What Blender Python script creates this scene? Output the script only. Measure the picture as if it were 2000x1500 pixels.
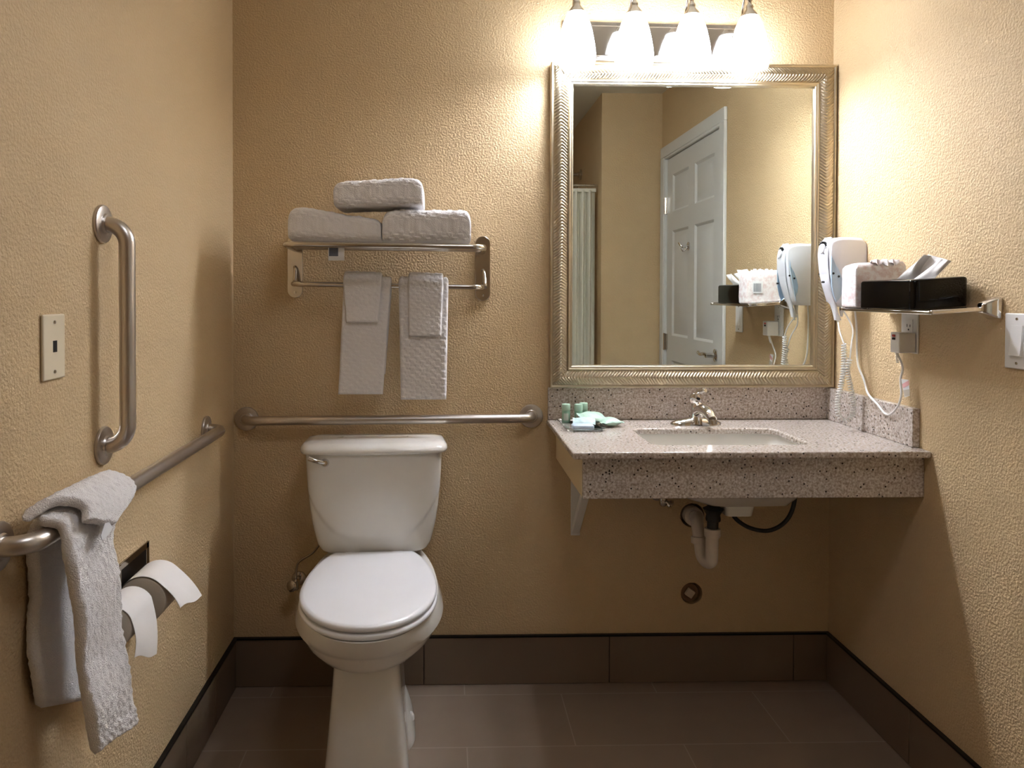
import bpy, bmesh, math, random
from mathutils import Vector, Matrix, noise
random.seed(7)
PI = math.pi
SC = bpy.context.scene
COL = SC.collection
for o in list(bpy.data.objects): bpy.data.objects.remove(o)

# ------------------------------------------------------------------ camera
H = 1.275
YAW, PITCH, ROLL = 2.75e-2, 1.56e-2, 2.3e-3
PX, PY, F = 914.29, 596.06, 1490.0
cyw, syw, cp, sp = math.cos(YAW), math.sin(YAW), math.cos(PITCH), math.sin(PITCH)
FWD = Vector((syw*cp, cyw*cp, -sp)); RT0 = Vector((cyw, -syw, 0)); UP0 = RT0.cross(FWD)
RT = math.cos(ROLL)*RT0 + math.sin(ROLL)*UP0
UP = -math.sin(ROLL)*RT0 + math.cos(ROLL)*UP0
CAMP = Vector((0, 0, H))
cam = bpy.data.cameras.new('camera'); camo = bpy.data.objects.new('camera', cam)
COL.objects.link(camo); SC.camera = camo
cam.sensor_width = 36; cam.lens = F/2000*36
cam.shift_x = (1000-PX)/2000; cam.shift_y = (PY-750)/2000
cam.clip_start = 0.02
m = Matrix((RT, UP, -FWD)).transposed().to_4x4(); m.translation = CAMP
camo.matrix_world = m

# ------------------------------------------------------------------ world, exposure
W = bpy.data.worlds.new('world'); SC.world = W; W.use_nodes = True
W.node_tree.nodes['Background'].inputs[0].default_value = (1, .95, .88, 1)
W.node_tree.nodes['Background'].inputs[1].default_value = 0.05
SC.view_settings.view_transform = 'Standard'; SC.view_settings.look = 'None'
SC.view_settings.gamma = 1; SC.view_settings.use_curve_mapping = False
SC.view_settings.exposure = 1.2
SHADE_E = 9.5      # glow of the frosted glass
BULB_W = 2.3       # each bulb
FILL_W = 6.6       # added fill light on the ceiling, out of view

def ray(u, v): return (u-PX)/F*RT - (v-PY)/F*UP + FWD
def atY(u, v, y): d = ray(u, v); return CAMP + d*(y/d.y)
def atX(u, v, x): d = ray(u, v); return CAMP + d*(x/d.x)
def atZ(u, v, z): d = ray(u, v); return CAMP + d*((z-H)/d.z)

# ------------------------------------------------------------------ materials
def lin(c): return tuple(((x/255)/12.92 if x <= 10 else ((x/255+.055)/1.055)**2.4) for x in c)
def mat(name, col, rough=.5, metal=0, bump=None, spec=.5, coat=0, trans=0, sheen=0, emis=None, sss=0, alpha=1):
    M = bpy.data.materials.new(name); M.use_nodes = True
    nt = M.node_tree; b = nt.nodes['Principled BSDF']
    b.inputs['Base Color'].default_value = (*lin(col), 1)
    b.inputs['Roughness'].default_value = rough; b.inputs['Metallic'].default_value = metal
    b.inputs['Specular IOR Level'].default_value = spec
    b.inputs['Coat Weight'].default_value = coat; b.inputs['Transmission Weight'].default_value = trans
    b.inputs['Sheen Weight'].default_value = sheen; b.inputs['Subsurface Weight'].default_value = sss
    if emis: b.inputs['Emission Color'].default_value = (*emis[0], 1); b.inputs['Emission Strength'].default_value = emis[1]
    if bump:
        sc, det, st, dist = bump
        tc = nt.nodes.new('ShaderNodeTexCoord'); n = nt.nodes.new('ShaderNodeTexNoise')
        n.inputs['Scale'].default_value = sc; n.inputs['Detail'].default_value = det
        bp = nt.nodes.new('ShaderNodeBump'); bp.inputs['Strength'].default_value = st; bp.inputs['Distance'].default_value = dist
        nt.links.new(tc.outputs['Object'], n.inputs['Vector']); nt.links.new(n.outputs['Fac'], bp.inputs['Height'])
        nt.links.new(bp.outputs['Normal'], b.inputs['Normal'])
    return M
def N(M, t, **kw):
    n = M.node_tree.nodes.new(t)
    for k, v in kw.items():
        if k.startswith('_'): setattr(n, k[1:], v)
        else: n.inputs[k].default_value = v
    return n
def L(M, a, ao, b, bi): M.node_tree.links.new(a.outputs[ao], b.inputs[bi])
def bsdf(M): return M.node_tree.nodes['Principled BSDF']

def wall_material():
    M = mat('beige orange peel paint', (206, 179, 139), .62, spec=.35)
    tc = N(M, 'ShaderNodeTexCoord')
    n1 = N(M, 'ShaderNodeTexNoise', Scale=165, Detail=3, Roughness=.55)
    n2 = N(M, 'ShaderNodeTexNoise', Scale=1.3, Detail=2)
    r = N(M, 'ShaderNodeValToRGB'); r.color_ramp.elements[0].position = .36; r.color_ramp.elements[1].position = .66
    bp = N(M, 'ShaderNodeBump', Strength=.7, Distance=.0018)
    mx = N(M, 'ShaderNodeMixRGB'); mx.inputs['Color1'].default_value = (*lin((202, 174, 132)), 1); mx.inputs['Color2'].default_value = (*lin((211, 185, 146)), 1)
    for n in (n1, n2): L(M, tc, 'Object', n, 'Vector')
    L(M, n1, 'Fac', r, 'Fac'); L(M, r, 'Color', bp, 'Height'); L(M, bp, 'Normal', bsdf(M), 'Normal')
    L(M, n2, 'Fac', mx, 'Fac'); L(M, mx, 'Color', bsdf(M), 'Base Color')
    return M
def floor_material():
    M = mat('brown floor tile', (84, 74, 68), .42)
    tc = N(M, 'ShaderNodeTexCoord'); mp = N(M, 'ShaderNodeMapping')
    # rows 0.279 m deep, tiles 0.614 m long in running bond
    mp.inputs['Location'].default_value = (0.614-.0580, 0.279*9-2.401, 0)
    bk = N(M, 'ShaderNodeTexBrick', _offset=.5, _squash=1)
    bk.inputs['Scale'].default_value = 1; bk.inputs['Mortar Size'].default_value = .0018
    bk.inputs['Brick Width'].default_value = .614; bk.inputs['Row Height'].default_value = .279
    bk.inputs['Mortar Smooth'].default_value = .2
    bk.inputs['Color1'].default_value = (*lin((140, 122, 106)), 1); bk.inputs['Color2'].default_value = (*lin((146, 128, 112)), 1)
    bk.inputs['Mortar'].default_value = (*lin((166, 150, 134)), 1)
    n = N(M, 'ShaderNodeTexNoise', Scale=9, Detail=6); mx = N(M, 'ShaderNodeMixRGB', _blend_type='MULTIPLY', Fac=.35)
    r = N(M, 'ShaderNodeValToRGB'); r.color_ramp.elements[0].color = (.6, .58, .56, 1); r.color_ramp.elements[1].color = (1.15, 1.15, 1.15, 1)
    n3 = N(M, 'ShaderNodeTexNoise', Scale=300, Detail=2); bp = N(M, 'ShaderNodeBump', Strength=.12, Distance=.001)
    L(M, tc, 'Object', mp, 'Vector'); L(M, mp, 'Vector', bk, 'Vector'); L(M, tc, 'Object', n, 'Vector'); L(M, tc, 'Object', n3, 'Vector')
    L(M, n, 'Fac', r, 'Fac'); L(M, bk, 'Color', mx, 'Color1'); L(M, r, 'Color', mx, 'Color2'); L(M, mx, 'Color', bsdf(M), 'Base Color')
    L(M, n3, 'Fac', bp, 'Height'); L(M, bp, 'Normal', bsdf(M), 'Normal')
    return M
def granite_material():
    M = mat('speckled granite', (170, 150, 135), .16, spec=.5)
    tc = N(M, 'ShaderNodeTexCoord')
    n1 = N(M, 'ShaderNodeTexNoise', Scale=160, Detail=3, Roughness=.6)
    r1 = N(M, 'ShaderNodeValToRGB'); e = r1.color_ramp.elements
    e[0].position = .34; e[0].color = (*lin((150, 134, 120)), 1); e[1].position = .66; e[1].color = (*lin((216, 208, 202)), 1)
    k = e.new(.5); k.color = (*lin((186, 173, 162)), 1)
    v = N(M, 'ShaderNodeTexVoronoi', Scale=120)
    r2 = N(M, 'ShaderNodeValToRGB'); r2.color_ramp.elements[0].position = .24; r2.color_ramp.elements[1].position = .36
    sel = N(M, 'ShaderNodeSeparateColor')
    th = N(M, 'ShaderNodeMath', _operation='LESS_THAN'); th.inputs[1].default_value = .17
    inv = N(M, 'ShaderNodeMath', _operation='SUBTRACT'); inv.inputs[0].default_value = 1
    mul = N(M, 'ShaderNodeMath', _operation='MULTIPLY')
    mx = N(M, 'ShaderNodeMixRGB'); mx.inputs['Color2'].default_value = (*lin((52, 42, 36)), 1)
    L(M, tc, 'Object', n1, 'Vector'); L(M, tc, 'Object', v, 'Vector')
    L(M, n1, 'Fac', r1, 'Fac'); L(M, v, 'Distance', r2, 'Fac'); L(M, v, 'Color', sel, 'Color'); L(M, sel, 0, th, 0)
    L(M, r2, 'Color', inv, 1); L(M, inv, 0, mul, 0); L(M, th, 0, mul, 1); L(M, mul, 0, mx, 'Fac')
    L(M, r1, 'Color', mx, 'Color1'); L(M, mx, 'Color', bsdf(M), 'Base Color')
    return M
def brushed(name, col, rough, sc=(900, 900, 6)):
    M = mat(name, col, rough, 1)
    tc = N(M, 'ShaderNodeTexCoord'); mp = N(M, 'ShaderNodeMapping'); mp.inputs['Scale'].default_value = sc
    n = N(M, 'ShaderNodeTexNoise', Scale=1, Detail=2)
    mr = N(M, 'ShaderNodeMapRange'); mr.inputs['To Min'].default_value = rough-.05; mr.inputs['To Max'].default_value = rough+.1
    L(M, tc, 'Object', mp, 'Vector'); L(M, mp, 'Vector', n, 'Vector'); L(M, n, 'Fac', mr, 'Value'); L(M, mr, 'Result', bsdf(M), 'Roughness')
    return M
WALL = wall_material(); FLOOR = floor_material(); GRANITE = granite_material()
CEIL = mat('ceiling paint', (225, 218, 200), .8, bump=(120, 3, .4, .002))
TILE = mat('brown base tile', (116, 98, 80), .5, bump=(200, 3, .15, .001))
GROUT = mat('dark grout', (40, 34, 30), .8)
EDGE = mat('black tile edge strip', (22, 20, 19), .35, .6)
STEEL = brushed('brushed steel', (200, 193, 186), .30, (350, 350, 350))
CHROME = mat('chrome', (225, 222, 220), .07, 1)
CHROME2 = mat('worn chrome', (205, 198, 188), .14, 1)
NICKEL = mat('brushed nickel', (176, 170, 162), .24, 1)
PORC = mat('white vitreous china', (228, 224, 216), .12, coat=.3)
SEATM = mat('white seat plastic', (238, 238, 240), .22)
WHITEP = mat('white plastic', (232, 230, 226), .35)
IVORY = mat('ivory plastic', (226, 212, 184), .4)
DRYERM = mat('white dryer plastic', (226, 226, 232), .3)
BLUEP = mat('pale blue plastic', (178, 200, 222), .3)
BLACK = mat('black', (8, 8, 8), .5)
BLACKG = mat('glossy black lacquer', (4, 4, 5), .08, spec=.25)
DARKR = mat('black rubber', (14, 14, 14), .45)
PVC = mat('white drain plastic', (214, 202, 190), .4)
TERRY = mat('white terry cloth', (238, 234, 232), .95, spec=.1, sheen=.3, bump=(420, 3, .9, .003))
PAPER = mat('white tissue paper', (240, 236, 232), .85, spec=.2, bump=(40, 3, .15, .002))
PAPERD = mat('roll end paper', (205, 196, 182), .9, spec=.1, bump=(300, 2, .3, .001))
LABEL = mat('white label', (235, 235, 235), .7)
INK = mat('grey ink', (90, 92, 104), .7)
REDM = mat('red plastic', (190, 70, 60), .4)
DOORM = mat('white door paint', (214, 214, 210), .4)
MIRROR = mat('mirror glass', (222, 226, 220), .0, 1)
GOLD = mat('champagne silver leaf', (190, 178, 154), .36, 1, bump=(60, 3, .05, .001))
GLASS = mat('clear glass', (252, 254, 253), .02, trans=1)
CURT = mat('white shower curtain', (226, 222, 206), .8)
GREENB = mat('mint green plastic', (150, 190, 165), .3)
GREENC = mat('pale mint foil', (184, 212, 196), .35, bump=(60, 2, .5, .003))
PALEB = mat('pale blue soap wrapper', (190, 208, 226), .35)
PINKP = mat('printed paper wrap', (228, 214, 212), .8, bump=(30, 4, .5, .006))
def shade_material():
    M = mat('glowing frosted glass', (250, 250, 250), .4, emis=((.88, .94, 1.07), SHADE_E))
    return M
SHADE = shade_material()
BULBM = mat('lit bulb', (255, 255, 255), .4, emis=((1, .95, .88), 25))
def wrapprint():
    M = PINKP; tc = N(M, 'ShaderNodeTexCoord'); n = N(M, 'ShaderNodeTexNoise', Scale=55, Detail=5, Roughness=.7)
    r = N(M, 'ShaderNodeValToRGB'); e = r.color_ramp.elements
    e[0].position = .40; e[0].color = (*lin((224, 204, 202)), 1); e[1].position = .55; e[1].color = (*lin((240, 236, 236)), 1)
    L(M, tc, 'Object', n, 'Vector'); L(M, n, 'Fac', r, 'Fac'); L(M, r, 'Color', bsdf(M), 'Base Color')
wrapprint()

# ------------------------------------------------------------------ mesh helpers
class MB:
    def __init__(s): s.v = []; s.f = []
    def add(s, vs, fs):
        n = len(s.v); s.v += [Vector(x) for x in vs]; s.f += [tuple(i+n for i in f) for f in fs]; return s
    def box(s, x0, x1, y0, y1, z0, z1, M=None):
        vs = [Vector((x, y, z)) for x in (x0, x1) for y in (y0, y1) for z in (z0, z1)]
        if M: vs = [M @ v for v in vs]
        return s.add(vs, [(0, 1, 3, 2), (4, 6, 7, 5), (0, 4, 5, 1), (2, 3, 7, 6), (0, 2, 6, 4), (1, 5, 7, 3)])
    def loft(s, rings, cap0=True, cap1=True, closed=False):
        n = len(rings[0]); vs = [p for r in rings for p in r]; fs = []
        m = len(rings)
        for i in range(m if closed else m-1):
            a = i*n; b = ((i+1) % m)*n
            for j in range(n): k = (j+1) % n; fs.append((a+j, a+k, b+k, b+j))
        if not closed:
            if cap0: fs.append(tuple(range(n-1, -1, -1)))
            if cap1: fs.append(tuple(range((m-1)*n, m*n)))
        return s.add(vs, fs)
    def tube(s, pts, r, n=16, cap=True, closed=False):
        pts = [Vector(p) for p in pts]; m = len(pts)
        rr = r if isinstance(r, (list, tuple)) else [r]*m
        T = []
        for i in range(m):
            a = pts[(i-1) % m] if (i > 0 or closed) else pts[0]; b = pts[(i+1) % m] if (i < m-1 or closed) else pts[-1]
            T.append((b-a).normalized())
        nrm = T[0].orthogonal().normalized(); rings = []
        for i in range(m):
            nrm = (nrm - T[i]*nrm.dot(T[i])).normalized(); bn = T[i].cross(nrm)
            rings.append([pts[i]+rr[i]*(math.cos(2*PI*j/n)*nrm+math.sin(2*PI*j/n)*bn) for j in range(n)])
        return s.loft(rings, cap, cap, closed)
    def lathe(s, prof, c, ax, n=32, cap0=True, cap1=True):
        # prof: (radius, distance along ax from c)
        c = Vector(c); ax = Vector(ax).normalized(); a = ax.orthogonal().normalized(); b = ax.cross(a)
        rings = [[c+ax*h+max(r, 1e-5)*(math.cos(2*PI*j/n)*a+math.sin(2*PI*j/n)*b) for j in range(n)] for r, h in prof]
        return s.loft(rings, cap0, cap1)
    def prism(s, poly, fn, d0, d1):
        # poly: 2D outline; fn(a, b, d) -> point
        return s.loft([[fn(a, b, d0) for a, b in poly], [fn(a, b, d1) for a, b in poly]])
    def grid(s, rows):
        n = len(rows[0]); vs = [p for r in rows for p in r]; fs = []
        for i in range(len(rows)-1):
            for j in range(n-1): fs.append((i*n+j, i*n+j+1, (i+1)*n+j+1, (i+1)*n+j))
        return s.add(vs, fs)
    def build(s, name, mt, parent=None, smooth=True, bevel=0, seg=2, sub=0, angle=40, local=False):
        vs = s.v
        if parent is not None:
            off = Vector((0, 0, 0)) if local else parent['_o']
            off = Vector(off)
        else:
            lo = [min(v[i] for v in vs) for i in range(3)]; hi = [max(v[i] for v in vs) for i in range(3)]
            off = Vector(((lo[0]+hi[0])/2, (lo[1]+hi[1])/2, lo[2]))
        me = bpy.data.meshes.new(name); me.from_pydata([tuple(v-off) for v in vs], [], s.f); me.materials.append(mt)
        bm = bmesh.new(); bm.from_mesh(me); bmesh.ops.remove_doubles(bm, verts=bm.verts, dist=1e-6)
        bmesh.ops.recalc_face_normals(bm, faces=bm.faces); bm.to_mesh(me); bm.free()
        o = bpy.data.objects.new(name, me); COL.objects.link(o)
        if parent is not None:
            o.parent = parent
        else: o.location = off
        o['_o'] = tuple(off)
        if bevel:
            b = o.modifiers.new('bevel', 'BEVEL'); b.width = bevel; b.segments = seg; b.limit_method = 'ANGLE'; b.angle_limit = math.radians(35)
        if sub: d = o.modifiers.new('sub', 'SUBSURF'); d.levels = sub; d.render_levels = sub
        if smooth:
            me.polygons.foreach_set('use_smooth', [True]*len(me.polygons))
            try: me.set_sharp_from_angle(angle=math.radians(angle))
            except Exception: pass
        return o
def thing(name, label, cat, loc, rz=0, group=None):
    o = bpy.data.objects.new(name, None); COL.objects.link(o); o.location = loc; o.rotation_euler = (0, 0, rz)
    o.empty_display_size = .05; o['_o'] = tuple(loc)
    return tag(o, label, cat, group)
def tag(o, label, cat, group=None):
    o['label'] = label; o['category'] = cat
    if group: o['group'] = group
    return o
def struct(o, label=None):
    o['kind'] = 'structure'
    if label: o['label'] = label
    return o
def bend_path(pts, r, n=8):
    pts = [Vector(p) for p in pts]; out = [pts[0]]
    for i in range(1, len(pts)-1):
        p = pts[i]; a = (pts[i-1]-p); b = (pts[i+1]-p); la, lb = a.length, b.length
        a.normalize(); b.normalize(); th = a.angle(b); d = min(r/math.tan(th/2), la*(.92 if i == 1 else .49), lb*(.92 if i == len(pts)-2 else .49))
        s0 = p+a*d; s1 = p+b*d; rr = d*math.tan(th/2); c = p+(a+b).normalized()*(rr/math.sin(th/2))
        u = s0-c; w = s1-c; tot = u.angle(w)
        for k in range(n+1):
            t = k/n; out.append(c+(u*math.sin((1-t)*tot)+w*math.sin(t*tot))/math.sin(tot))
    out.append(pts[-1]); return out
def spline(pts, n=8):
    pts = [Vector(p) for p in pts]; P = [2*pts[0]-pts[1]]+pts+[2*pts[-1]-pts[-2]]; out = []
    for i in range(1, len(P)-2):
        a, b, c, d = P[i-1:i+3]
        for k in range(n):
            t = k/n; out.append(.5*((2*b)+(-a+c)*t+(2*a-5*b+4*c-d)*t*t+(-a+3*b-3*c+d)*t**3))
    out.append(pts[-1]); return out
def sell(hx, hy, n=48, e=4., cx=0, cy=0, fn=None):
    o = []
    for j in range(n):
        t = 2*PI*j/n; c, s_ = math.cos(t), math.sin(t)
        x = cx+hx*math.copysign(abs(c)**(2/e), c); y = cy+hy*math.copysign(abs(s_)**(2/e), s_)
        o.append((x, y))
    return o
def rrect(x0, x1, y0, y1, r, n=6):
    o = []
    for cx, cy, a0 in ((x1-r, y1-r, 0), (x0+r, y1-r, PI/2), (x0+r, y0+r, PI), (x1-r, y0+r, 1.5*PI)):
        for k in range(n+1): a = a0+k/n*PI/2; o.append((cx+r*math.cos(a), cy+r*math.sin(a)))
    return o

# ------------------------------------------------------------------ the room
XL, XR, D = -.688, 1.262, 2.474
YB, ZC = -.95, 2.45           # rear wall, ceiling
YR, XC = .435, .905           # wall return beside the door
def mesh_cut(o, cutters):
    for c in cutters:
        b = o.modifiers.new('cut', 'BOOLEAN'); b.object = c; b.operation = 'DIFFERENCE'; b.solver = 'EXACT'
    dg = bpy.context.evaluated_depsgraph_get(); me = bpy.data.meshes.new_from_object(o.evaluated_get(dg))
    o.modifiers.clear(); o.data = me
    for c in cutters: bpy.data.objects.remove(c)
struct(MB().box(XL-.1, XR+.1, YB-.1, D+.1, -.08, 0).build('floor', FLOOR, smooth=False))
fl = bpy.data.objects['floor']
# keep the tile pattern in world metres
for v in fl.data.vertices: v.co += fl.location
fl.location = (0, 0, 0)
struct(MB().box(XL-.1, XR+.1, YB-.1, D+.1, ZC, ZC+.08).build('ceiling', CEIL, smooth=False))
wb = struct(MB().box(XL-.1, XR+.1, D, D+.12, 0, ZC).build('wall_back', WALL, smooth=False))
DH1 = (.8065, .547, .040); DH2 = (.806, .289, .036)
cut = [MB().lathe([(r, 0), (r, .1)], (x, D-.01, z), (0, 1, 0), 28).build('hole', GROUT) for x, z, r in (DH1, DH2)]
mesh_cut(wb, cut); wb.data.materials.clear(); wb.data.materials.append(WALL)
struct(MB().box(XL-.1, XL, YB, D, 0, ZC).build('wall_left', WALL, smooth=False))
DY0, DY1, DZ = .515, 1.425, 2.065     # door opening
wr = MB().box(XR, XR+.1, DY1, D, 0, ZC).box(XR, XR+.1, DY0, DY1, DZ, ZC).box(XR, XR+.1, YR-.1, DY0, 0, ZC)
struct(wr.build('wall_right', WALL, smooth=False))
struct(MB().box(XC, XR, YR-.1, YR, 0, ZC).build('wall_return', WALL, smooth=False))
struct(MB().box(XC, XC+.1, YB, YR-.1, 0, ZC).build('wall_shower_side', WALL, smooth=False))
struct(MB().box(XL, XC, YB-.1, YB, 0, ZC).build('wall_rear', WALL, smooth=False))

# tile skirting with its black edge strip
def skirting(name, p0, p1, inward, joints):
    # p0,p1: wall line ends; joints: distances from p0
    p0 = Vector(p0); p1 = Vector(p1); d = (p1-p0); Ln = d.length; d.normalize(); w = Vector(inward)
    ZB = .1600
    js = [0]+sorted(joints)+[Ln]; t = MB()
    for a, b in zip(js, js[1:]):
        a += .0012; b -= .0012; q = p0+d*a; e = p0+d*b
        vs = []
        for P in (q, e):
            for k in (0.0005, .010):
                for z in (.001, ZB-.006): vs.append((P.x+w.x*k, P.y+w.y*k, z))
        t.add(vs, [(0, 1, 3, 2), (4, 6, 7, 5), (0, 4, 5, 1), (2, 3, 7, 6), (0, 2, 6, 4), (1, 5, 7, 3)])
    o = struct(t.build(name, TILE, bevel=.0012, seg=1))
    g = MB(); vs = []
    for P in (p0, p1):
        for k in (0.0004, .006):
            for z in (.0005, ZB-.006): vs.append((P.x+w.x*k, P.y+w.y*k, z))
    g.add(vs, [(0, 1, 3, 2), (4, 6, 7, 5), (0, 4, 5, 1), (2, 3, 7, 6), (0, 2, 6, 4), (1, 5, 7, 3)])
    g.build('grout', GROUT, o)
    g = MB(); vs = []
    for P in (p0, p1):
        for k in (0.0003, .0125):
            for z in (ZB-.006, ZB): vs.append((P.x+w.x*k, P.y+w.y*k, z))
    g.add(vs, [(0, 1, 3, 2), (4, 6, 7, 5), (0, 4, 5, 1), (2, 3, 7, 6), (0, 2, 6, 4), (1, 5, 7, 3)])
    g.build('edge_strip', EDGE, o)
skirting('baseboard_back', (XL, D, 0), (XR, D, 0), (0, -1, 0), [-.0735-XL, .533-XL, 1.143-XL])
skirting('baseboard_left', (XL, D-.0125, 0), (XL, YB, 0), (1, 0, 0), [D-.0125-y for y in (2.246, 1.994, 1.38, .77, .16, -.45)])
skirting('baseboard_right', (XR, D-.0125, 0), (XR, DY1+.066, 0), (-1, 0, 0), [D-.0125-y for y in (2.013, 1.62)])
skirting('baseboard_return', (XR, YR, 0), (XC, YR, 0), (0, 1, 0), [.2])

# door on the right wall, seen in the mirror
dj = MB().box(XR-.012, XR+.1, DY0-.0, DY0+.018, 0, DZ).box(XR-.012, XR+.1, DY1-.018, DY1, 0, DZ).box(XR-.012, XR+.1, DY0, DY1, DZ-.018, DZ)
dj.box(XR-.016, XR-.0003, DY1-.006, DY1+.058, 0, DZ-.0065).box(XR-.016, XR-.0003, DY0-.058, DY0+.006, 0, DZ-.0065).box(XR-.016, XR-.0003, DY0-.058, DY1+.058, DZ-.006, DZ+.056)
struct(dj.build('trim_1', DOORM, bevel=.003), 'white door casing on the right wall')
y0, y1 = DY0+.02, DY1-.02
door = MB()
xs = XR+.004
cols = [(.625, .865), (.985, 1.335)]; cols = [(y0+.10, y0+.385), (y1-.385, y1-.10)]
rowsz = [(.24, .90), (1.04, 1.63), (1.735, 1.945)]
ys = sorted([y0, y1]+[c for p in cols for c in p]); zs = sorted([.008, DZ-.021]+[c for p in rowsz for c in p])
def inpanel(ya, yb, za, zb): return any(abs(ya-c[0]) < 1e-6 for c in cols) and any(abs(za-r[0]) < 1e-6 for r in rowsz)
for ya, yb in zip(ys, ys[1:]):
    for za, zb in zip(zs, zs[1:]):
        if inpanel(ya, yb, za, zb):
            rings = []
            for ins, dx in ((0, 0), (.012, .009), (.022, .009), (.045, .001)):
                rings.append([Vector((xs+dx, y, z)) for y, z in ((ya+ins, za+ins), (yb-ins, za+ins), (yb-ins, zb-ins), (ya+ins, zb-ins))])
            door.loft(rings, cap0=False)
        else: door.add([(xs, ya, za), (xs, yb, za), (xs, yb, zb), (xs, ya, zb)], [(0, 1, 2, 3)])
door.box(xs+.0105, xs+.035, y0, y1, .008, DZ-.021)
dr = struct(door.build('door_1', DOORM, angle=20), 'white six panel door with chrome lever')
hd = MB().lathe([(.030, 0), (.030, -.006), (.012, -.012), (.011, -.045), (.013, -.05)], (xs, y1-.06, .985), (1, 0, 0))
hd.tube(spline([(xs-.045, y1-.06, .985), (xs-.05, y1-.09, .990), (xs-.05, y1-.13, .985), (xs-.05, y1-.165, .992)]), .0085, 12)
hd.build('door_handle', CHROME, dr)
for z in (1.78, 1.0, .25):
    h = MB().box(xs-.010, xs-.001, y0-.012, y0+.022, z-.045, z+.045).lathe([(.007, -.048), (.007, .048)], (xs-.012, y0-.004, z), (0, 0, 1), 12)
    h.build('hinge', CHROME2, dr)
rh = thing('robe_hook', 'chrome robe hook on the white door, seen in the mirror', 'hook', (xs, .93, 1.50))
MB().lathe([(.022, -.0005), (.022, -.004), (.014, -.008)], (xs, .93, 1.525), (1, 0, 0)).build('base_plate', CHROME, rh)
MB().tube(spline([(xs-.006, .93, 1.525), (xs-.035, .93, 1.522), (xs-.05, .92, 1.545)]), .006, 10).build('upper_hook', CHROME, rh)
MB().tube(spline([(xs-.006, .93, 1.518), (xs-.028, .93, 1.50), (xs-.040, .93, 1.515)]), .005, 10).build('lower_hook', CHROME, rh)

# shower corner behind the camera, seen in the mirror
rd = thing('shower_rod', 'chrome shower rod end on the dark side wall, seen in the mirror', 'rod', (XC, -.25, 2.06))
MB().tube([(XC-.004, -.25, 2.08), (XL+.004, -.25, 2.08)], .0125, 16).build('rod', CHROME2, rd)
for x, a in ((XC, -1), (XL, 1)):
    MB().lathe([(.036, .0005), (.036, .008), (.018, .016), (.018, .03)], (x, -.25, 2.08), (a, 0, 0)).build('flange', CHROME2, rd)
cr = thing('shower_curtain', 'white pleated shower curtain, seen at the left edge of the mirror', 'curtain', (.74, .33, .15))
rows = []
for i in range(24):
    z = 1.895-(1.895-.15)*i/23; r = []
    for j in range(121):
        t = j/120; x = .52+.365*t; a = .018+.004*math.sin(i*.3)
        r.append((x, .33+a*math.sin(t*2*PI*9+.3*math.sin(i*.15))+.004*math.sin(t*50), z))
    rows.append(r)
rows2 = [[(p[0], p[1]+.0025, p[2]) for p in r] for r in rows]
MB().grid(rows).grid(rows2).build('curtain_panel', CURT, cr)
MB().box(.515, .89, .318, .342, 1.885, 1.905).build('curtain_header', CURT, cr)
MB().tube([(XC-.0, .33, 1.925), (.50, .33, 1.925)], .006, 10).build('curtain_track', CHROME2, cr)
for k in range(8): MB().tube([(.53+.05*k+.008*math.cos(a*PI/6), .33, 1.915+.018*math.sin(a*PI/6)) for a in range(12)], .0015, 6, closed=True).build('ring', CHROME2, cr)

# unseen round light added on the ceiling to fill the room
cl = thing('fill_light', 'added round fill light on the ceiling, out of view', 'fill light', (.2, .95, ZC-.04))
MB().lathe([(.19, 0), (.19, -.02), (.175, -.022)], (.2, .95, ZC-.0002), (0, 0, 1)).build('fill_base', WHITEP, cl)
MB().lathe([(.172, -.0225), (.168, -.034), (.12, -.044), (.04, -.048)], (.2, .95, ZC), (0, 0, 1)).build('fill_diffuser', mat('lit diffuser', (255, 255, 255), .5, emis=((.93, .95, 1.05), FILL_W)), cl)

# ------------------------------------------------------------------ mirror
MX0, MX1, MZ0, MZ1 = .331, 1.2565, .9715, 2.0145
FW = .0735
mir = thing('framed_mirror', 'large wall mirror in a champagne frame with carved wavy lines', 'mirror', (.794, D, MZ0))
MB().box(MX0+FW-.006, MX1-FW+.006, 2.4505, 2.456, MZ0+FW-.006, MZ1-FW+.006).build('mirror_glass', MIRROR, mir, smooth=False)
MB().box(MX0+.006, MX1-.006, 2.456, D-.0005, MZ0+.006, MZ1-.006).build('backing', BLACK, mir, smooth=False)
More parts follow.
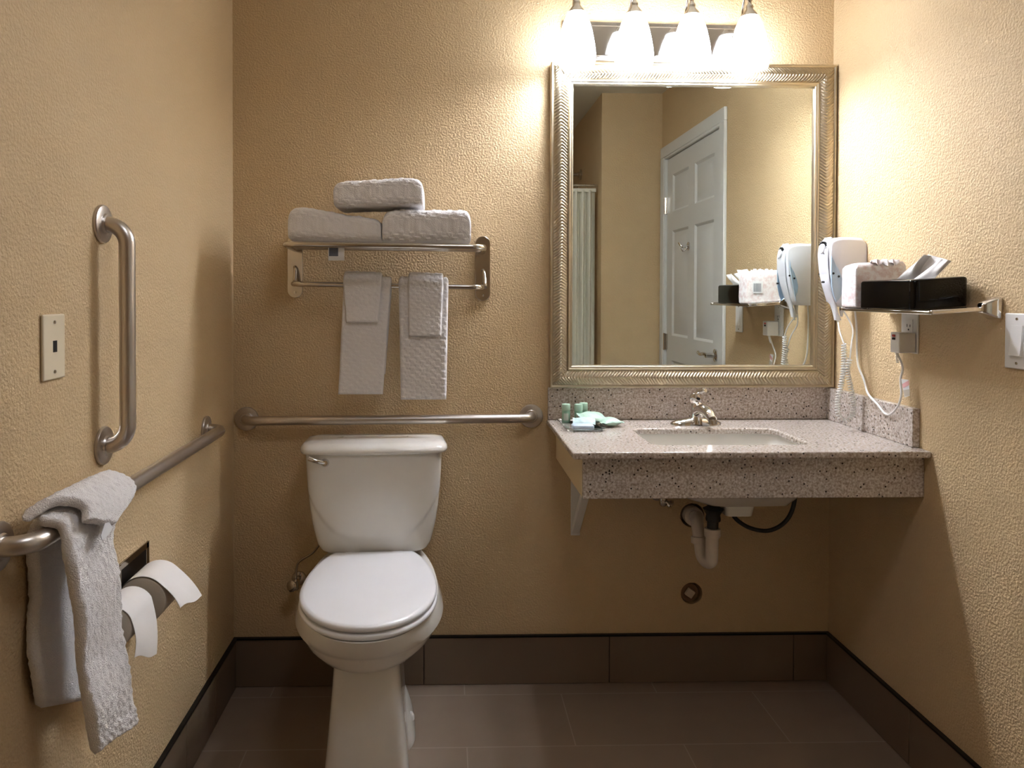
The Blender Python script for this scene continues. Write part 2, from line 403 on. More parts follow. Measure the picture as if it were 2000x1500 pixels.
# frame profile: (inset from the outer edge, y)
prof = [(.0, 2.470), (.0, 2.440), (.0015, 2.4375), (.006, 2.4375), (.0075, 2.441), (.0085, 2.441)]
band = [(.0085+.047*k/22, 2.441-.0095*math.sin(PI*(k/22)**.85)) for k in range(23)]
prof2 = [(.0560, 2.4425), (.0565, 2.4385), (.0585, 2.4365), (.0615, 2.4365), (.0635, 2.439), (.0655, 2.4395), (.0675, 2.4385), (.0695, 2.4395), (.0705, 2.443), (.0735, 2.4500), (.0735, 2.456)]
full = prof+band+prof2
def frame_side(A, B, inn, seed):
    # A->B outer edge corners (x,z), inn: inward direction
    A = Vector((A[0], 0, A[1])); B = Vector((B[0], 0, B[1])); d = (B-A); Ln = d.length; d.normalize(); inn = Vector((inn[0], 0, inn[1]))
    n = int(Ln/.0016); mb = MB(); rows = []
    for i in range(n+1):
        r = []
        for k, (ins, y) in enumerate(full):
            a = ins+(Ln-2*ins)*i/n
            yy = y
            if len(prof) < k < len(prof)+len(band)-1:
                b = (k-len(prof))/(len(band)-1)
                edge = min(1, min(b, 1-b)*8)
                wv = 1.1*noise.noise(Vector((a*5, seed, 0)))
                ph = a/.0100+4.2*abs(b-.55-.12*wv)**1.15*(1+.5*wv)+.8*wv
                yy -= .0023*edge*math.sin(2*PI*ph)
            p = A+d*a+inn*ins; r.append((p.x, yy, p.z))
        rows.append(r)
    mb.grid(rows)
    return mb.build('frame_rail', GOLD, mir, angle=80)
frame_side((MX0, MZ1), (MX1, MZ1), (0, -1), 1)
frame_side((MX1, MZ1), (MX1, MZ0), (-1, 0), 2)
frame_side((MX1, MZ0), (MX0, MZ0), (0, 1), 3)
frame_side((MX0, MZ0), (MX0, MZ1), (1, 0), 4)

# ------------------------------------------------------------------ vanity light
vl = thing('vanity_light', 'chrome vanity light with four glowing frosted glass shades above the mirror', 'light fixture', (.69, D, 2.09), 0)
ct, st = math.cos(-.012), math.sin(-.012)
def tl(x, y, z):      # the bar hangs very slightly out of level
    dx, dz = x-.67, z-2.09; return (.67+dx*ct-dz*st, y, 2.09+dx*st+dz*ct)
def tbox(mb, x0, x1, y0, y1, z0, z1):
    vs = [tl(x, y, z) for x in (x0, x1) for y in (y0, y1) for z in (z0, z1)]
    return mb.add(vs, [(0, 1, 3, 2), (4, 6, 7, 5), (0, 4, 5, 1), (2, 3, 7, 6), (0, 2, 6, 4), (1, 5, 7, 3)])
PX0, PX1 = .368, 1.003
tbox(MB(), PX0, PX1, D-.014, D-.0005, 2.022, 2.150).build('back_plate', NICKEL, vl, bevel=.004)
tbox(MB(), PX0+.016, PX1-.016, D-.024, D-.0142, 2.038, 2.134).build('mirror_strip', CHROME, vl, bevel=.003)
for i, x in enumerate((.3975, .5770, .7560, .9370)):
    sx, sy, szt = tl(x, 2.360, 2.1385)
    arm = spline([(sx, D-.02, 2.10), (sx, D-.045, 2.115), (sx, 2.415, 2.175), (sx, 2.385, 2.225), (sx, 2.362, 2.215), (sx, 2.360, 2.19)], 6)
    MB().tube(arm, .006, 12).lathe([(.022, 0), (.020, -.006), (.010, -.010)], (sx, D-.024, 2.10), (0, 1, 0)).build('arm', CHROME, vl)
    MB().lathe([(.006, .062), (.0085, .060), (.0095, .052), (.006, .046), (.006, .040), (.0105, .036), (.012, .030), (.0105, .026), (.0125, .022), (.016, .017), (.026, .004), (.0285, 0), (.027, 0)], (sx, 2.360, szt), (0, 0, 1)).build('shade_cap', NICKEL, vl, angle=60)
    pr = [(.0265, .001), (.033, -.012), (.0405, -.030), (.047, -.052), (.0525, -.078), (.057, -.104), (.0595, -.128), (.0590, -.140), (.0580, -.150), (.0565, -.157),
          (.0545, -.156), (.0560, -.149), (.0570, -.140), (.0575, -.128), (.055, -.104), (.0505, -.078), (.045, -.052), (.0385, -.030), (.031, -.012), (.0245, 0)]
    MB().lathe(pr, (sx, 2.360, szt), (0, 0, 1), 36, cap0=False, cap1=False).build('lamp_shade', SHADE, vl, angle=80)
    MB().lathe([(.008, -.03), (.012, -.04), (.020, -.060), (.022, -.078), (.018, -.092), (.008, -.100)], (sx, 2.360, szt), (0, 0, 1), 20).build('bulb', BULBM, vl)
    l = bpy.data.lights.new('bulb_light', 'POINT'); l.energy = BULB_W; l.color = (.86, .93, 1.08); l.shadow_soft_size = .022
    lo = bpy.data.objects.new('bulb_light', l); COL.objects.link(lo); lo.parent = vl
    lo.location = Vector((sx, 2.360, szt-.128))-Vector(vl['_o'])

# ------------------------------------------------------------------ counter with sink
CX0, CY0, CZ, CT = .324, 1.945, .866, .018
SXa, SXb, SYa, SYb = .560, .992, 2.045, 2.293
van = thing('vanity_counter', 'pinkish brown speckled granite counter on a deep granite apron under the mirror', 'counter', (.79, D, .735))
inn = rrect(SXa, SXb, SYa, SYb, .035, 8)
def to_outer(p):
    cx, cy = (SXa+SXb)/2, (SYa+SYb)/2; return p
def ring_slab(inner, x0, x1, y0, y1, z0, z1):
    cx, cy = (SXa+SXb)/2, (SYa+SYb)/2; outer = []
    nI = len(inner)
    # quarter groups go to quarter perimeters so that all four corners exist
    q = nI//4
    for i, p in enumerate(inner):
        g = i//q; k = i % q; t = k/(q-1)
        c = [((x1, cy), (x1, y1), (cx, y1)), ((cx, y1), (x0, y1), (x0, cy)), ((x0, cy), (x0, y0), (cx, y0)), ((cx, y0), (x1, y0), (x1, cy))][g]
        a, m_, b = c
        if t <= .5: s_ = t/.5*.92+.08 if t > 0 else .08; s_ = .08+.92*(t/.5); pt = (a[0]+(m_[0]-a[0])*s_, a[1]+(m_[1]-a[1])*s_)
        else: s_ = (t-.5)/.5*.92; pt = (m_[0]+(b[0]-m_[0])*s_, m_[1]+(b[1]-m_[1])*s_)
        outer.append(pt)
    return [[Vector((x, y, z1)) for x, y in inner], [Vector((x, y, z1)) for x, y in outer], [Vector((x, y, z0)) for x, y in outer], [Vector((x, y, z0)) for x, y in inner]]
MB().loft(ring_slab(inn, CX0, XR-.0003, CY0, D-.0003, CZ-CT, CZ), closed=True).build('countertop', GRANITE, van, bevel=.005, seg=3, angle=30)
AZ = .738
ap = MB().box(.356, XR-.0005, 1.975, 1.993, AZ, CZ-CT-.0003)
ap.build('apron', GRANITE, van, bevel=.002)
MB().box(.356, .374, 1.9935, D-.001, AZ, CZ-CT-.0003).build('side_apron', mat('cream laminate', (206, 186, 148), .5), van, bevel=.001)
MB().box(CX0+.004, XR-.0205, D-.018, D-.0004, CZ+.0003, .970).build('backsplash', GRANITE, van, bevel=.0015)
MB().box(XR-.020, XR-.0004, 1.997, D-.0005, CZ+.0003, .970).build('side_splash', GRANITE, van, bevel=.0015)
bk = MB()
for x in (.405,):
    bk = MB().box(x, x+.030, D-.006, D-.0005, .485, AZ+.10).box(x, x+.030, 2.03, D-.006, CZ-CT-.008, CZ-CT-.0006)
    a = Vector((x+.015, D-.006, .50)); b = Vector((x+.015, 2.12, CZ-CT-.010))
    dv = (b-a).normalized(); up = Vector((1, 0, 0)).cross(dv)
    vs = [P+Vector((sx*.012, 0, 0))+up*sz for P in (a, b) for sx in (-1, 1) for sz in (-.010, .010)]
    bk.add(vs, [(0, 1, 3, 2), (4, 6, 7, 5), (0, 4, 5, 1), (2, 3, 7, 6), (0, 2, 6, 4), (1, 5, 7, 3)])
    bk.build('bracket', WHITEP, van, bevel=.0015)

# ceramic basin under the cut-out
bs = thing('sink_basin', 'white rectangular basin set under the granite counter', 'sink', (.776, 2.17, .62))
rings = []
for z, g in ((CZ-CT-.001, .012), (CZ-CT-.02, .006), (CZ-CT-.07, -.004), (CZ-CT-.098, -.030), (CZ-CT-.110, -.075)):
    rings.append([Vector((x, y, z)) for x, y in rrect(SXa-g, SXb+g, SYa-g, SYb+g, .045 if g > -.03 else .04, 8)])
outer = []
for z, g in ((CZ-CT-.106, -.03), (CZ-CT-.08, .015), (CZ-CT-.001, .030)):
    outer.append([Vector((x, y, z-.012 if g < .02 else z)) for x, y in rrect(SXa-g, SXb+g, SYa-g, SYb+g, .05, 8)])
MB().loft(rings+[[Vector((x, y, CZ-CT-.116)) for x, y in rrect(SXa+.05, SXb-.05, SYa+.05, SYb-.05, .04, 8)]]+outer[0:0]+outer, cap0=False, cap1=False).build('bowl', PORC, bs)
# sloping underside with drain boss
b0 = [Vector((x, y, .722)) for x, y in rrect(.60, 1.02, 2.10, 2.30, .03, 6)]
b1 = [Vector((x, y, .668)) for x, y in rrect(.745, .99, 2.15, 2.30, .03, 6)]
b2 = [Vector((x, y, .652)) for x, y in rrect(.815, .905, 2.20, 2.29, .015, 6)]
b3 = [Vector((x, y, .622)) for x, y in rrect(.820, .900, 2.205, 2.285, .015, 6)]
MB().loft([b0, b1, b2, b3]).build('underside', PORC, bs)
MB().lathe([(.022, 0), (.022, .002), (.014, .003), (.012, .0005)], (.776, 2.19, CZ-CT-.1155), (0, 0, 1)).build('drain_flange', CHROME, bs)

# faucet
fc = thing('sink_faucet', 'chrome single lever faucet at the back of the sink', 'faucet', (.779, 2.362, CZ))
def wing(sx):
    rings = []
    for k in range(11):
        t = k/10; x = .779+sx*(.012+.068*t); h = .020*(1-t)**.6+.005; w = .024*(1-t**3)**.5+.002
        rings.append([Vector((x, 2.362+w*math.cos(a*PI/12), CZ+.0005+h*max(0, math.sin(a*PI/12)))) for a in range(13)]+[Vector((x, 2.362-w*.6, CZ+.0004)), Vector((x, 2.362+w*.6, CZ+.0004))])
    return rings
MB().loft(wing(1)).loft(wing(-1)).build('base_plate', CHROME, fc, angle=60)
rings = []
for z, r, dy in ((CZ+.002, .024, 0), (CZ+.02, .021, 0), (CZ+.04, .0195, 0), (CZ+.055, .020, 0), (CZ+.066, .018, 0), (CZ+.072, .010, 0)):
    rings.append([Vector((.784+r*math.cos(a*PI/12), 2.366+r*math.sin(a*PI/12), z)) for a in range(24)])
MB().loft(rings).build('body', CHROME, fc, angle=70)
sp_ = spline([(.786, 2.360, CZ+.040), (.789, 2.325, CZ+.052), (.793, 2.285, CZ+.047), (.796, 2.262, CZ+.032)], 6)
MB().tube(sp_, [.020-.006*i/(len(sp_)-1) for i in range(len(sp_))], 18).build('spout', CHROME, fc, angle=60)
MB().lathe([(.012, 0), (.013, -.003), (.013, -.014), (.010, -.014)], (.7965, 2.260, CZ+.032), (0, .15, 1), 18).build('aerator', NICKEL, fc)
rings = []
for k in range(13):
    t = k/12; c = Vector((.782-.006*t, 2.368+.012*t-.02*t*t, CZ+.066+.032*t)); w = .021*math.sin(PI*(.28+.62*t))**.8; dd = .017*math.sin(PI*(.3+.6*t))**.8
    rings.append([c+Vector((w*math.cos(a*PI/10), dd*math.sin(a*PI/10), 0)) for a in range(20)])
hb = MB().loft(rings)
hb.build('lever_cap', CHROME, fc, angle=80)
MB().tube(spline([(.780, 2.372, CZ+.094), (.790, 2.360, CZ+.103), (.800, 2.335, CZ+.110)]), [.007]*8+[.008]*8+[.006], 12).build('lever', CHROME, fc)
MB().lathe([(.0045, 0), (.0045, .0015)], (.783, 2.348, CZ+.082), (0, -1, .15), 12).build('index_dot', BLACK, fc)
MB().tube([(.779, 2.392, CZ+.001), (.779, 2.392, CZ+.045)], .0025, 8).lathe([(.005, .043), (.006, .048), (.003, .055)], (.779, 2.392, CZ), (0, 0, 1), 12).build('pop_up_rod', CHROME, fc)

# drain trap
tp = thing('drain_trap', 'white plastic drain trap hanging under the counter', 'pipe', (.783, 2.22, .47))
MB().tube([(.789, 2.24, .665), (.789, 2.23, .640), (.785, 2.222, .578)], .0165, 20).lathe([(.021, 0), (.022, .006), (.020, .018), (.030, .035), (.012, .045)], (.787, 2.224, .605), (0, 0, 1), 20).build('tailpiece', DARKR, tp)
MB().lathe([(.0225, 0), (.0235, -.004), (.0235, -.022), (.021, -.026)], (.784, 2.22, .583), (0, 0, 1), 12).build('slip_nut', PVC, tp)
u = spline([(.783, 2.22, .565), (.782, 2.22, .500), (.780, 2.222, .484), (.773, 2.238, .478), (.766, 2.258, .490), (.764, 2.268, .52), (.762, 2.280, .555), (.768, 2.31, .578), (.79, 2.37, .572), (.804, 2.44, .552), (.806, D+.02, .547)], 6)
MB().tube(u, .0185, 20).build('trap_pipe', PVC, tp)
MB().lathe([(.0185, -.012), (.0245, -.009), (.0245, .009), (.0185, .012)], (.763, 2.274, .532), (0, .15, 1), 20).build('union_nut', PVC, tp)
MB().lathe([(.029, .05), (.031, .01), (.031, -.018), (.024, -.024), (.020, -.024)], (.806, D-.004, .548), (0, 1, 0), 24).build('wall_socket_pipe', PVC, tp)
hs = spline([(.872, 2.31, .630), (.880, 2.30, .592), (.925, 2.30, .560), (.985, 2.30, .550), (1.035, 2.30, .575), (1.062, 2.30, .625), (1.066, 2.30, .70), (1.05, 2.32, .80)], 6)
tag(MB().tube(hs, .0065, 12).build('supply_hose', DARKR), 'black flexible hose looping under the counter', 'hose')
sv = thing('stop_valve', 'small chrome stop valve under the counter beside the drain trap', 'valve', (.70, D, .60))
MB().tube([(.690, D-.0005, .618), (.690, 2.41, .618)], .008, 14).lathe([(.022, 0), (.022, -.003), (.010, -.008)], (.690, D-.0005, .618), (0, 1, 0)).build('stub', CHROME2, sv)
MB().lathe([(.008, .02), (.013, .014), (.013, -.014), (.008, -.02)], (.690, 2.405, .618), (0, 0, 1), 16).build('valve_body', CHROME2, sv)
MB().lathe([(.006, 0), (.006, .018), (.014, .02), (.016, .028), (.010, .032)], (.690, 2.403, .618), (.75, -.5, -.45), 10).build('valve_handle', CHROME, sv)
MB().tube([(.690, 2.405, .637), (.695, 2.40, .72), (.72, 2.39, .80)], .004, 10).build('riser_tube', CHROME2, sv)
cp_ = thing('cleanout_plug', 'round drain cleanout plug with a square boss, low on the back wall', 'plug', (.800, D, .289))
MB().lathe([(.031, .06), (.031, .004), (.029, .0), (.020, .0), (.020, .002)], (.799, D+.002, .292), (0, 1, 0), 32).build('plug_body', mat('dull brass', (120, 92, 66), .5, .6), cp_)
MM = Matrix.Translation((.799, D-.0, .292)) @ Matrix.Rotation(.6, 4, 'Y')
MB().box(-.0125, .0125, -.010, .0035, -.0125, .0125, MM).build('square_boss', mat('beige plug boss', (200, 180, 158), .6), cp_, bevel=.0015)

# ------------------------------------------------------------------ toilet (built in its own frame, front is -y)
TO = Vector((-.2265, 2.452, 0)); TR = .050
wc = thing('toilet', 'white two piece toilet with its seat lid closed', 'toilet', TO, TR)
def tw(z):   # half width of the tank
    P = [(.494, .150), (.500, .160), (.517, .171), (.545, .1785), (.577, .186), (.63, .194), (.685, .199), (.74, .2025), (.797, .205)]
    for (a, b), (c, d) in zip(P, P[1:]):
        if z <= c: return b+(d-b)*(z-a)/(c-a)
    return P[-1][1]
def arch(x, z):      # raised panel with a curved lower edge
    t = (z-(.528+.085*(abs(x)/.165)**3))/.012
    return .0045*max(0, min(1, t))
def tank_ring(z, grow=0):
    w = tw(z)+grow; dfr = .150+.025*((z-.494)/.30)**.5+grow; o = []
    for x, y in sell(w, 1, 120, 7): o.append(Vector((x, (-dfr/2-.006)+(dfr/2)*y - ((.012*(1-(x/w)**2)+arch(x, z)) if y < -.5 else 0), z)))
    return o
rings = []
for k in range(61):
    z = .494+.303*(k/60)**1.15; rings.append(tank_ring(z))
first = [Vector((p.x*.93, -.08+(p.y+.08)*.9, .4905)) for p in rings[0]]
MB().loft([first]+rings).build('tank', PORC, wc, local=True, angle=60)
# embossed curve at the foot of the tank
lr = []
def lid_ring(w, y0, y1, z, e=9):
    o = []
    for x, y in sell(1, 1, 64, e):
        yy = (y0+y1)/2+(y1-y0)/2*y
        ww = w*(1-.03*((yy-y0)/(y1-y0)))
        # clipped front corners
        cl_ = max(0, abs(x)-.90)/.10
        if y < 0: yy += .022*cl_**1.5; yy -= .014*(1-x*x)
        o.append(Vector((x*ww, yy, z)))
    return o
MB().loft([lid_ring(.212, -.183, -.002, .795), lid_ring(.222, -.192, -.001, .799), lid_ring(.2235, -.193, -.0, .806), lid_ring(.2215, -.190, -.002, .814), lid_ring(.213, -.178, -.006, .823), lid_ring(.19, -.155, -.016, .8265), lid_ring(.10, -.10, -.06, .8285)]).build('tank_lid', PORC, wc, local=True, angle=60)
lv = MB().lathe([(.014, 0), (.015, .004), (.012, .012), (.008, .018)], (-.142, -.180, .774), (0, -1, 0), 20)
lvo = lv.build('flush_lever', CHROME, wc, local=True)
sp_ = spline([(-.142, -.192, .774), (-.165, -.196, .780), (-.190, -.194, .789)], 6)
MB().tube(sp_, [.006+.002*i/len(sp_) for i in range(len(sp_))], 12).build('lever_arm', CHROME, wc, local=True)
# oval outline: back corners square-ish, egg front
def egg(yb, yf, w, z, n=64, back=.62, cxo=0):
    o = []; ym = yb+(yf-yb)*.52
    for j in range(n):
        t = 2*PI*j/n; c, s_ = math.cos(t), math.sin(t)
        if s_ <= 0: x = w*math.copysign(abs(c)**.96, c); y = ym+(ym-yf)*s_*1.0
        else:
            y = ym+(yb-ym)*min(1, s_*1.30); x = w*math.copysign(abs(c)**.9, c)
            if s_*1.30 >= 1: x = w*math.copysign(abs(c)**.9, c)
            x = math.copysign(max(abs(x), 0), x)
        o.append(Vector((x+cxo, y, z)))
    return o
YBk, YFr, LW = -.185, -.700, .178
def outline(g, z): return egg(YBk+g*.5, YFr-g, LW+g, z)
MB().loft([outline(-.004, .490), outline(-.001, .492), outline(0, .496), outline(0, .500), outline(-.003, .5045), outline(-.012, .5065), outline(-.06, .5075)]).build('seat_lid', SEATM, wc, local=True, angle=50)
MB().loft([outline(-.008, .4705), outline(-.001, .472), outline(.002, .476), outline(.001, .482), outline(-.004, .4855), outline(-.02, .487)]).build('seat', SEATM, wc, local=True, angle=50)
for sx in (-.07, .07): MB().box(sx-.018, sx+.018, -.20, -.165, .474, .500).build('hinge', SEATM, wc, local=True, bevel=.004)
# bowl: band flaring outwards, then a rounded belly
R = []
for g, yf, z in ((.006, -.706, .4695), (.008, -.705, .466), (.012, -.700, .450), (.018, -.692, .434), (.021, -.683, .4200), (.0145, -.6765, .4165), (.0125, -.6735, .409), (.004, -.664, .390), (-.012, -.648, .372), (-.040, -.622, .359), (-.080, -.585, .352)):
    R.append(egg(-.02, yf, LW+g, z))
MB().loft(R).build('bowl', PORC, wc, local=True, angle=50)
# pedestal
R = []
for z, w, yf in ((.38, .081, -.600), (.352, .084, -.608), (.30, .088, -.611), (.20, .097, -.614), (.12, .105, -.617), (.05, .111, -.620), (.0005, .114, -.622)):
    o = []
    for x, y in sell(1, 1, 56, 9): o.append(Vector((x*w*(1-.16*(y+1)/2), (yf-.05)/2+(abs(yf)-.05)/2*y, z)))
    R.append(o)
MB().loft(R).build('pedestal', PORC, wc, local=True, angle=50)
R = []
for z, w in ((.0004, .124), (.03, .120), (.06, .112), (.09, .100), (.11, .088)):
    R.append([Vector((x, y, z)) for x, y in sell(w, .14, 48, 3.2, 0, -.24)])
MB().loft(R).build('foot', PORC, wc, local=True, angle=50)
for sx in (-.108, .108): MB().lathe([(.013, 0), (.0125, .012), (.008, .020), (.002, .022)], (sx, -.27, .045), (0, 0, 1), 16).build('bolt_cap', WHITEP, wc, local=True)
tv = thing('toilet_stop_valve', 'dark stop valve on the back wall left of the toilet', 'valve', (-.485, D, .35))
MB().tube([(-.478, D-.0005, .350), (-.478, D-.055, .350)], .007, 12).lathe([(.024, 0), (.022, -.004), (.010, -.008)], (-.478, D-.0005, .350), (0, 1, 0)).build('stub', CHROME2, tv)
MB().lathe([(.009, -.016), (.012, -.012), (.012, .014), (.007, .018)], (-.478, D-.055, .350), (0, 0, 1), 14).build('valve_body', CHROME2, tv)
MB().lathe([(.006, 0), (.016, .004), (.018, .010), (.012, .014)], (-.484, D-.068, .352), (-.4, -1, .1), 10).build('valve_handle', CHROME2, tv)
MB().tube(spline([(-.478, D-.055, .366), (-.47, D-.06, .42), (-.42, D-.08, .46), (-.39, D-.10, .50)]), .004, 10).build('riser_tube', CHROME2, tv)

# ------------------------------------------------------------------ grab bars
def grab_bar(name, label, a, b, nrm, stand=.05, r=.0155, group=None):
    a = Vector(a); b = Vector(b); nrm = Vector(nrm)
    t = thing(name, label, 'grab bar', (a+b)/2)
    pts = bend_path([a+nrm*.006, a+nrm*stand, b+nrm*stand, b+nrm*.006], .046, 12)
    MB().tube(pts, r, 28, cap=True).build('bar', STEEL, t, angle=60)
    for p in (a, b): MB().lathe([(.038, .0003), (.0385, .004), (.037, .007), (.033, .0085), (.021, .0095), (.019, .013), (.0158, .0135)], p, nrm, 40).build('flange', STEEL, t, angle=35)
    return t
grab_bar('grab_bar', 'vertical brushed steel grab bar on the left wall', (XL, 1.540, 1.411), (XL, 1.540, .969), (1, 0, 0))
grab_bar('grab_bar', 'long brushed steel grab bar along the left wall with a towel over it', (XL, 1.178, .886), (XL, 2.187, .886), (1, 0, 0))
grab_bar('grab_bar', 'horizontal brushed steel grab bar on the back wall above the toilet tank', (-.645, D, .869), (.274, D, .876), (0, -1, 0), r=.0145)

# ------------------------------------------------------------------ towel rack
rk = thing('towel_rack', 'chrome wall rack with a shelf of rods and a towel bar', 'towel rack', (-.19, D, 1.26))
RZ0, RZ1 = 1.4155, 1.4095       # left and right height of the rack frame
def plate(x, z0, z1):
    w = .0245; pts = []
    for k in range(13): a = PI*k/12; pts.append((x+w*math.cos(a), z1-w+w*math.sin(a)))
    for k in range(13): a = PI+PI*k/12; pts.append((x+w*math.cos(a), z0+w+w*math.sin(a)))
    return pts
for x, z0, z1, zr, zt in ((-.489, 1.259, 1.462, RZ0, 1.304), (.115, 1.250, 1.460, RZ1, 1.294)):
    MB().prism(plate(x, z0, z1), lambda a, b, d: Vector((a, d, b)), D-.0005, D-.007).build('wall_plate', CHROME2, rk, bevel=.0015)
    MB().lathe([(.0045, 0), (.0045, .0015), (.002, .002)], (x, D-.007, z0+.018), (0, -1, 0), 12).build('screw', CHROME, rk)
fr = bend_path([(-.489, D-.006, RZ0), (-.470, 2.215, RZ0), (.106, 2.215, RZ1), (.115, D-.006, RZ1)], .035, 8)
MB().tube(fr, .0085, 18).build('shelf_frame', CHROME2, rk, angle=60)
for k in range(4):
    y = 2.265+.05*k; t = (y-2.215)/.25
    MB().tube([(-.472-.015*t, y, RZ0), (.108+.006*t, y, RZ1)], .0045, 10).build('shelf_rod', CHROME2, rk)
BY, BZ0, BZ1 = 2.385, 1.303, 1.294
tb = bend_path([(-.489, D-.006, BZ0+.002), (-.479, BY, BZ0), (.108, BY, BZ1), (.115, D-.006, BZ1)], .03, 8)
MB().tube(tb, .0085, 18).build('towel_bar', CHROME2, rk, angle=60)
# cast arm sweeping down to the bar on each side
for x, zr, zt in ((-.489, RZ0, BZ0), (.115, RZ1, BZ1)):
    MB().tube(spline([(x, D-.007, zt+.055), (x+.004, D-.020, zt+.045), (x+.006, D-.040, zt+.012), (x+.006, D-.055, zt)]), .006, 12).build('arm', CHROME2, rk)

# ------------------------------------------------------------------ towels
def stair(u, v, c=.0125):
    # stair weave: overlapping ledges whose edge climbs in steps
    tread, per = c*1.25, c*1.9
    i = math.floor(u/tread); fu = u/tread-i
    f = ((v+i*c*.8)/per) % 1.0
    h = (1-f)**.8 if f > .10 else f/.10
    return h*(1-.35*(max(0, 1-min(fu, 1-fu)*9)))
def smoothn(p, s): return noise.noise(Vector(p)*s)
def strip(mb, Lp, Rp, nu, th, amp, seed=0, wav=.003, cell=.0125, flip=False, fuzz=.0012):
    # Lp, Rp: dense left/right edge curves of equal length; a cloth of thickness th between them
    n = len(Lp); C = []; ulen = [0]
    for i in range(1, n): ulen.append(ulen[-1]+((Lp[i]+Rp[i])/2-(Lp[i-1]+Rp[i-1])/2).length)
    for i in range(n):
        C.append([Lp[i].lerp(Rp[i], j/nu) for j in range(nu+1)])
    def nrm(i, j):
        a = C[min(i+1, n-1)][j]-C[max(i-1, 0)][j]; b = C[i][min(j+1, nu)]-C[i][max(j-1, 0)]
        q = a.cross(b); return q.normalized() if q.length > 0 else Vector((0, -1, 0))
    A = []; B = []
    for i in range(n):
        ra = []; rb = []
        for j in range(nu+1):
            s_ = j/nu; t = ulen[i]/ulen[-1]; w = (Rp[i]-Lp[i]).length
            de = min(s_*w, (1-s_)*w); dt = min(ulen[i], ulen[-1]-ulen[i])
            e = min(1, de/(th*.5)); f = min(1, dt/(th*.5)); prf = math.sqrt(max(0, 1-(1-e)**2))*math.sqrt(max(0, 1-(1-f)**2))
            p = C[i][j]; nn = nrm(i, j)
            if flip: nn = -nn
            wv = wav*smoothn((p.x+seed, p.y, p.z), 9)+fuzz*smoothn((p.x, p.y+seed, p.z), 130)
            d = amp*stair(s_*w+seed, ulen[i], cell)
            ra.append(p+nn*((th*.5)*prf+(d+wv)*prf)); rb.append(p-nn*((th*.5)*prf-wv*prf*.5+.3*d*prf))
        A.append(ra); B.append(rb)
    mb.grid(A).grid([list(reversed(r)) for r in B])
    return mb
def hanging(label, xl0, xr0, xl1, xr1, zb_front, zb_back, Rr, th, amp, seed, cell, group):
    # folded over the towel bar; x limits at the bar and at the bottom, y from the bar outwards
    def zbar(x): return BZ0+(BZ1-BZ0)*(x+.479)/.587
    def path(xa, xb, n=150):
        z0 = zbar(xa); P = []; 
        front = z0-zb_front; back = z0-zb_back; arc = PI*Rr; tot = back+arc+front
        for k in range(n+1):
            s_ = tot*k/n
            if s_ < back: f = 1-s_/back; P.append(Vector((xa+(xb-xa)*f*back/front, BY+Rr, z0-back*f)))
            elif s_ < back+arc: a = (s_-back)/Rr; P.append(Vector((xa, BY+Rr*math.cos(a), z0+Rr*math.sin(a))))
            else:
                f = (s_-back-arc)/front; P.append(Vector((xa+(xb-xa)*f, BY-Rr-.004*f+.0015*math.sin(f*9+seed), z0-front*f)))
        return P
    n = int((zbar(0)*2-zb_front-zb_back+.1)/.0026)
    mb = strip(MB(), path(xl0, xl1, n), path(xr0, xr1, n), int((xr0-xl0)/.0026), th, amp, seed, cell=cell)
    return mb
GH = 'folded bath towels hanging on the rack bar'; GW = 'folded washcloths on the rack bar'
o = hanging('', -.320, -.173, -.336, -.198, .962, 1.02, .0185, .017, .0022, 1, .0125, GH).build('bath_towel', TERRY, angle=80)
tag(o, 'white bath towel hanging left on the rack bar', 'towel', GH)
o = hanging('', -.150, .004, -.143, -.002, .945, 1.00, .0185, .018, .0042, 5, .0125, GH).build('bath_towel', TERRY, angle=80)
tag(o, 'white bath towel hanging right on the rack bar, with raised stair weave', 'towel', GH)
o = hanging('', -.319, -.202, -.309, -.212, 1.185, 1.22, .0345, .011, .0012, 9, .011, GW).build('washcloth', TERRY, angle=80)
tag(o, 'smooth white washcloth draped over the left hanging towel', 'washcloth', GW)
o = hanging('', -.120, -.012, -.117, -.018, 1.143, 1.19, .0345, .011, .0036, 3, .011, GW).build('washcloth', TERRY, angle=80)
tag(o, 'white washcloth with stair weave draped over the right hanging towel', 'washcloth', GW)

